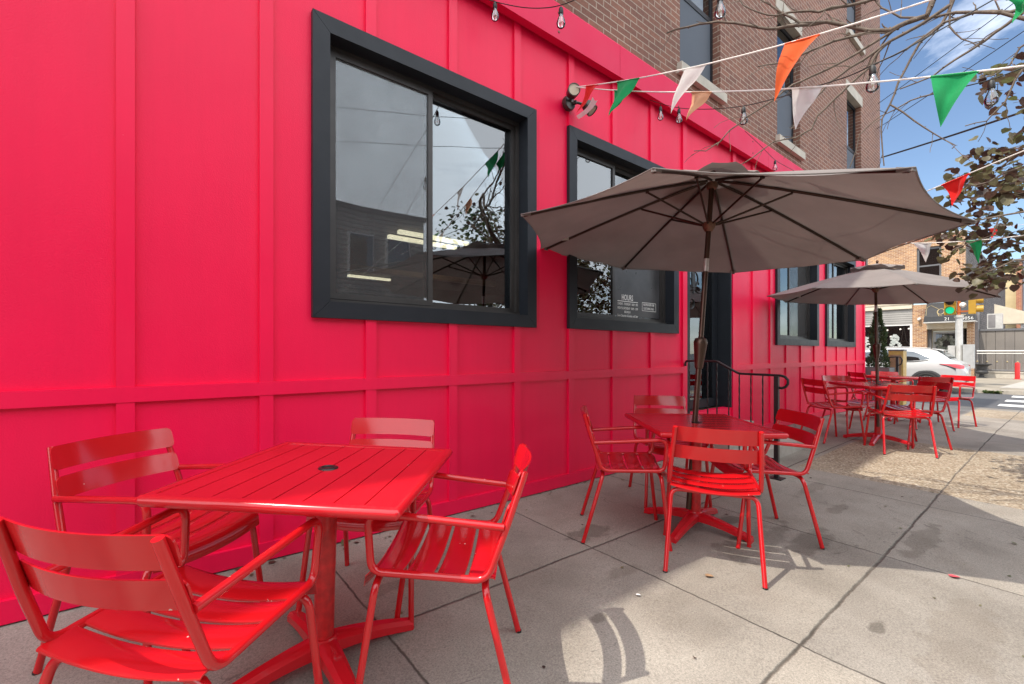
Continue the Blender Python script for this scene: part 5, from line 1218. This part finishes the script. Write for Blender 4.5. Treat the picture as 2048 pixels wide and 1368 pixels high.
for k in range(260):
    a = rr.uniform(0, 2*PI); q = .27+rr.gauss(0, .045); leaf(f, Vector((FX+.36+rr.uniform(-.05,.03), 4.10+q*math.cos(a), 1.62+q*math.sin(a))), Vector((rr.uniform(-.6,.2), math.cos(a+.9), math.sin(a+.9))), Vector((-1,rr.uniform(-.4,.4),rr.uniform(-.4,.4))), rr.uniform(.07,.14))
f.build('wreath', M['wreath'], d_, recalc=False)
aw = bpy.data.objects.new('awning', None); COL.objects.link(aw); aw.parent = sh
f = MB(); ya, yb_ = 2.93, 4.80
f.hexa([(FX-.85,ya,2.72),(FX-.02,ya,2.72),(FX-.02,yb_,2.72),(FX-.85,yb_,2.72)], [(FX-.80,ya+.02,2.98),(FX-.02,ya+.15,3.74),(FX-.02,yb_-.02,3.74),(FX-.80,yb_-.02,2.98)]); f.build('cover', M['awning'], aw, smooth=False)
f = MB(); f.box(FX-.86, FX-.02, ya-.01, yb_+.01, 2.66, 2.715); f.build('awning_frame', M['pale_metal'], aw, smooth=False)
sl = lambda y, z: (FX-.80+.78*(z-2.98)/.76-.012)
text_mesh('lettering', '21', .21, M['white'], aw, tm(4.02, 2.77, FX-.862), .002); text_mesh('lettering', '3.5056', .21, M['white'], aw, tm(3.55, 2.77, FX-.862), .002)
f = MB()
def em_(pts, r): f.tube([(sl(0, z), y, z) for y, z in pts], r, 5)
em_([(4.18+.13*math.cos(a*PI/8), 3.24+.15*math.sin(a*PI/8)) for a in range(17)], .022)
em_([(4.07,3.18),(3.55,3.04),(3.25,3.0)], .018); em_([(4.75,3.50),(4.60,3.60),(4.30,3.40)], .012); em_([(4.75,3.50),(4.72,3.05)], .010); em_([(4.28,3.12),(4.22,3.0),(4.10,3.02)], .014)
f.build('emblem', M['gold'], aw)
# side wall to the right, clad in dark shingles
f = MB(); f.box(FX+.3, 54, 3.36, 3.6, zg, 7.05); f.build('side_wall', M['shingle'], sh, smooth=False)
f = MB(); f.box(FX+.3, FX+.9, 2.93, 3.35, zg, 3.6); f.build('bay_return', M['siding_g'], sh, smooth=False)
f = MB(); f.box(FX+.3, 54, 3.6, 15, 6.8, 7.0); f.build('roof', M['dgrey'], sh, smooth=False)
f = MB(); f.lathe([(0,0),(.07,0),(.07,.16),(.03,.2),(0,.2)], (FX-.04,5.08,2.95), 10, (-1,0,-.3)); f.build('wall_camera', M['white'], sh)
# ------------------------------------------------------------------ yard right of the shop
fn = thing('yard_fence', 'tall taupe boarded yard fence with a dark cap right of the brick shop', 'fence', (FX+.6, 2.2, zg))
f = MB(); f.box(0, .06, -1.0, .72, 0, 2.28); f.build('board_panel', M['fence'], fn, smooth=False)
f = MB(); f.box(-.05, .12, -1.02, .74, 2.28, 2.38); f.build('cap', M['dgrey'], fn, smooth=False)
f = MB(); f.box(.06, 5, -1.0, -.94, 0, 2.28); f.build('side_panel', M['fence'], fn, smooth=False)
lw = thing('garden_wall', 'low grey rendered wall under the white railing', 'wall', (FX-.4, 2.2, zg-.06))
f = MB(); f.box(0, .25, -1.0, .75, 0, .30); f.bevel(.01, 1); f.build('wall_body', M['stone'], lw)
f = MB(); f.box(-.03, .28, -1.03, .78, .30, .35); f.build('coping', M['stone'], lw, smooth=False)
rl_ = thing('yard_railing', 'white and black yard railing with small gold rosettes on the low wall', 'railing', (FX-.3, 2.2, zg+.30))
f = MB(); f.tube([(0,-.98,.98),(0,.72,.98)], .035, 8); f.build('top_rail', M['pale_metal'], rl_)
f = MB(); f.tube([(0,-.98,.86),(0,.72,.86)], .022, 8); f.build('mid_rail', M['pale_metal'], rl_)
f = MB(); f.tube([(0,-.98,.06),(0,.72,.06)], .03, 8); f.build('bottom_rail', M['dgrey'], rl_)
for q in range(11):
    yy = -.95+.165*q; f = MB(); f.tube([(0,yy,.06),(0,yy,.86)], .012, 6); b_ = f.build('baluster', M['mgrey'], rl_)
    if q % 2 == 0:
        f = MB(); f.lathe([(0,-.05),(.04,0),(0,.05)], (-.02,yy,.47), 8); f.build('rosette', M['gold'], b_)
ur = thing('urn', 'black flared urn planter on a foot at the corner of the brick shop', 'planter', (FX-.75, 2.72, zg-.06))
f = MB(); f.lathe([(0,0),(.20,0),(.20,.06),(.09,.12),(.08,.22),(.22,.26),(.24,.34),(.17,.42),(.20,.60),(.36,.70),(.36,.73),(.30,.72),(0,.66)], seg=22); f.build('bowl', M['terracotta'], ur)
bo = thing('bollard', 'short bright red bollard standing on the far sidewalk', 'bollard', (31.0, 1.555, fz(31)))
f = MB(); f.lathe([(0,0),(.085,0),(.085,.70),(.075,.74),(.04,.765),(0,.77)], seg=16); f.build('post', M['red_b'], bo)
f = MB(); f.lathe([(0,0),(.13,0),(.13,.02),(0,.02)], seg=16); f.build('foot_plate', M['red_b'], bo)
wd = thing('weed_patch', 'small green weeds at the foot of the far kerb', 'weeds', (23.2, 1.75, -.29)); wd['kind'] = 'stuff'
f = MB()
for k in range(260):
    p = Vector((rr.uniform(-.12,.03), rr.uniform(-.22,.22), rr.uniform(0,.06))); leaf(f, p, Vector((rr.uniform(-1,1),rr.uniform(-1,1),rr.uniform(.2,1))), Vector((rr.uniform(-1,1),0,1)), rr.uniform(.03,.09))
f.build('leaves', M['green_tree'], wd, recalc=False)
ac = thing('air_conditioner', 'pale boxed air conditioner standing above the yard fence', 'air conditioner', (FX+1.2, 2.42, 2.30+zg))
f = MB(); f.box(-.2, .35, -.26, .26, .1, .86); f.bevel(.015, 1); f.build('casing', M['pale_metal'], ac)
f = MB(); f.box(-.21, -.2, -.03, .22, .16, .80); f.build('grille', M['siding_g'], ac, smooth=False)
f = MB(); f.box(-.18, .33, -.24, .24, -.05, .1); f.build('stand', M['dgrey'], ac, smooth=False)
aw2 = thing('side_awning', 'cream wedge shaped lean-to roof with a red fabric awning end behind the yard fence', 'awning', (36, 1.8, 2.7))
f = MB(); f.hexa([(0,-.9,0),(1.2,-.9,0),(1.2,.85,0),(0,.85,0)], [(0,-.9,.35),(1.2,-.9,.35),(1.2,.85,1.1),(0,.85,1.1)]); f.build('lean_to', M['cream'], aw2, smooth=False)
f = MB(); f.hexa([(-.6,-2.4,.05),(.9,-2.4,.05),(.9,-.92,.15),(-.6,-.92,.15)], [(-.1,-2.4,.6),(.9,-2.4,.6),(.9,-.92,.62),(-.1,-.92,.62)]); f.build('awning_cloth', FLAG['red'], aw2, smooth=False)
f = MB(); f.box(.2, .3, -2.3, -2.2, -2.75, .05); f.box(.2,.3,-.2,-.1,-2.75,0); f.box(.2,.3,.6,.7,-2.75,0); f.build('post', M['white'], aw2, smooth=False)
# more houses behind
def house(name, lab, m, x0, x1, y0, y1, z1, wins, roofm='dgrey', facade='x', group=None):
    h = thing(name, lab, 'building', (0,0,0), 0, group)
    f = MB(); f.box(x0, x1, y0, y1, -.4, z1); f.build('wall', m, h, smooth=False)
    f = MB(); f.box(x0-.15, x1+.1, y0-.05, y1+.05, z1, z1+.22); f.build('roof', M[roofm], h, smooth=False)
    for a, b, c, d in wins:
        w = bpy.data.objects.new('window', None); COL.objects.link(w); w.parent = h
        if facade == 'x': q = lambda t, o: (x0-o-.05, x0-o, a-t, b+t, c-t, d+t)
        else: q = lambda t, o: (a-t, b+t, y1+o, y1+o+.05, c-t, d+t)
        f = MB(); f.box(*q(.09, .0)); f.build('frame', M['white'], w, smooth=False)
        f = MB(); f.box(*q(0, .052)); f.build('pane', M['glass_d'], w, smooth=False)
    return h
house('yellow_house', 'pale yellow rendered house far behind the yard fence', M['yellow_wall'], 56, 64, 2.86, 3.5, 8.2, [])
house('brick_row_house', 'narrow orange brick house between the yellow and the blue one far behind', M['brick_red'], 55.5, 64, 2.56, 2.855, 8.6, [])
house('blue_house', 'blue grey sided house at the right edge far behind', M['blue_wall'], 57, 66, -3.5, 2.555, 9.0, [(1.2,2.2,5.6,7.4),(1.2,2.2,2.0,4.2),(-1,0,5.6,7.4)])
# ------------------------------------------------------------------ row across the main street (seen in the window glass)
rx = -26.0; spec = [('brick_row','red brown brick row house across the main street, farthest to the left of the row',8.6), ('siding_row','pale sided row house with a lower roof across the main street',7.6), ('brick_row','dark brick row house in the middle of the row across the main street',8.9), ('siding_row','pale sided tall row house across the main street beside the dark brick one',8.5), ('brick_row','brick row house next to the last one across the main street',9.0), ('siding_row','pale sided house at the street corner across the main street',7.2)]
for i, (mm, lab, hh) in enumerate(spec):
    wd_ = 6.0; x1_ = rx+wd_
    ww = [(rx+.7, rx+1.7, 1.0, 2.7), (rx+3.9, rx+5.1, .9, 2.8), (rx+.7, rx+1.7, 4.3, 6.1), (rx+2.5, rx+3.5, 4.3, 6.1), (rx+4.2, rx+5.2, 4.3, 6.1)]
    h = house('row_house', lab, M[mm], rx, x1_-.02, -21, -13, hh, ww, facade='y', group='row houses across the main street')
    f = MB(); f.box(rx+2.4, rx+3.4, -13, -12.94, -.1, 2.3); d_ = f.build('door', M['dgrey'], h, smooth=False)
    f = MB(); f.lathe([(0,0),(.04,.0),(.04,.05),(0,.06)], (rx+3.25,-12.94,1.1), 8, (0,1,0)); f.build('handle', M['gold'], d_)
    rx = x1_
def far_tree(x, y, h, lab, seed):
    t = thing('street_tree', lab, 'tree', (x, y, -.15), 0, 'green trees across the main street'); r_ = random.Random(seed)
    f = MB(); f.tube([(0,0,0),(.05,0,h*.3),(0,.05,h*.55),(.1,0,h*.8)], [.16,.12,.09,.03], 9)
    for k in range(9):
        a = r_.uniform(0, 2*PI); f.tube([(0,0,h*(.35+.04*k)), (math.cos(a)*h*.14, math.sin(a)*h*.14, h*(.48+.04*k)), (math.cos(a)*h*.24, math.sin(a)*h*.24, h*(.56+.04*k))], [.06,.04,.015], 6)
    f.build('trunk', M['tree'], t)
    f = MB()
    for k in range(80):
        a = r_.uniform(0, 2*PI); q = h*.28*math.sqrt(r_.random()); c = Vector((q*math.cos(a), q*math.sin(a), h*r_.uniform(.42, 1.0)))
        for j in range(16): leaf(f, c+Vector((r_.gauss(0,.28), r_.gauss(0,.28), r_.gauss(0,.22))), Vector((r_.uniform(-1,1),r_.uniform(-1,1),r_.uniform(-1,.3))), Vector((r_.uniform(-1,1),r_.uniform(-1,1),1)), r_.uniform(.12,.22))
    f.build('crown', M['green_tree'], t, recalc=False)
far_tree(12.5, -11.2, 7.6, 'small green tree across the main street near the corner', 3)
far_tree(19.5, -14.5, 7.2, 'taller green tree across the main street beyond the corner', 4)

# small litter on the paving
db = thing('debris', 'dry leaf bits and grit scattered along the foot of the red wall and over the paving', 'debris', (0, 0, 0)); db['kind'] = 'stuff'
f = MB(); rd = random.Random(21)
for k in range(330):
    if k < 260: x = rd.uniform(-.6, 11.5); y = WALL-.03-abs(rd.gauss(0, .07))
    else: x = rd.uniform(.6, 7.5); y = rd.uniform(.1, 2.6)
    if 4.7 < x < 6.7 and y > 2.0: continue
    leaf(f, Vector((x, y, gz(x, y)+.004)), Vector((rd.uniform(-1,1), rd.uniform(-1,1), rd.uniform(-.05,.25))), Vector((rd.uniform(-.3,.3), rd.uniform(-.3,.3), 1)), rd.uniform(.006, .022) if k % 9 else rd.uniform(.022, .040))
f.build('scraps', M['leaf'], db, recalc=False)
for x, y, s, lab, m in ((3.44,.42,.02,'tiny red scrap of paper lying on the shaded paving','pink'),(1.72,.26,.03,'dark dried leaf lying on the sunlit paving at the lower right','leaf'),(2.36,1.25,.018,'small tan cigarette end lying by the front chair leg','wood'),(1.89,1.36,.010,'small white scrap on the paving joint','white')):
    t = thing('litter', lab, 'litter', (x, y, gz(x, y)+.003)); f = MB()
    leaf(f, Vector((0,0,.003)), Vector((.6,-.8,0)), Vector((.1,.1,1)), s*2.4); f.build('scrap', M[m], t, recalc=False)

# ------------------------------------------------------------------ sun, sky, camera
SKY, EXPO, FILL_CLOUD = .072, 1.37, (15.0, 15.4, 16.2)
D_sun = Vector((-.62, .14, 1.0)).normalized()
el = math.asin(D_sun.z); az = math.atan2(D_sun.x, D_sun.y)
su = bpy.data.lights.new('sun', 'SUN'); su.energy = 2.0; su.angle = R(.5); su.color = (1, .93, .82)
so = bpy.data.objects.new('sun', su); COL.objects.link(so); so.rotation_mode = 'QUATERNION'; so.rotation_quaternion = D_sun.to_track_quat('Z', 'Y')
wo = bpy.data.worlds.new('World'); sc.world = wo; wo.use_nodes = True
nt = wo.node_tree; bg = nt.nodes['Background']
sk = N(nt, 'ShaderNodeTexSky', sky_type='NISHITA'); sk.sun_disc = False; sk.sun_elevation = el; sk.sun_rotation = az; sk.altitude = 50; sk.air_density = 1.0; sk.dust_density = .25; sk.ozone_density = 2.0
tc = N(nt, 'ShaderNodeTexCoord'); mp = N(nt, 'ShaderNodeMapping'); mp.inputs['Scale'].default_value = (1, 1, 2.6); L(nt, tc.outputs['Generated'], mp.inputs['Vector'])
nz = noise(nt, mp.outputs[0], 2.3, 8, .6, .35)
# cloud bank added and brightened as fill light: thick behind the viewer and overhead, thinning to clear blue over the side street
dt = N(nt, 'ShaderNodeVectorMath', operation='DOT_PRODUCT'); L(nt, tc.outputs['Generated'], dt.inputs[0]); dt.inputs[1].default_value = (-.50, -.80, .34)
cov = N(nt, 'ShaderNodeMapRange'); cov.inputs['From Min'].default_value = -.55; cov.inputs['From Max'].default_value = .55; cov.inputs['To Min'].default_value = -.26; cov.inputs['To Max'].default_value = .34
L(nt, dt.outputs['Value'], cov.inputs['Value'])
cm = N(nt, 'ShaderNodeMapRange'); cm.inputs['From Min'].default_value = .44; cm.inputs['From Max'].default_value = .76; L(nt, mth(nt, 'ADD', nz, cov.outputs[0]), cm.inputs['Value'])
cl = mixc(nt, mth(nt, 'MULTIPLY', cm.outputs[0], .92), sk.outputs['Color'], FILL_CLOUD)
L(nt, cl, bg.inputs['Color']); bg.inputs['Strength'].default_value = SKY
a = math.atan2(1119, 903)
cam = bpy.data.cameras.new('camera'); co_ = bpy.data.objects.new('camera', cam); COL.objects.link(co_); sc.camera = co_
cam.sensor_width = 36; cam.lens = 903/2048*36; cam.shift_y = (705-684)/2048*1.0; cam.clip_start = .02; cam.clip_end = 1500
co_.location = (0, 0, 1.155)
fwd = Vector((math.cos(a), math.sin(a), 0)); co_.rotation_mode = 'QUATERNION'; co_.rotation_quaternion = fwd.to_track_quat('-Z', 'Y')
sc.view_settings.view_transform = 'Standard'; sc.view_settings.look = 'None'; sc.view_settings.gamma = 1
sc.view_settings.exposure = EXPO
sc.cycles.max_bounces = 8; sc.cycles.transparent_max_bounces = 16; sc.cycles.sample_clamp_indirect = 6
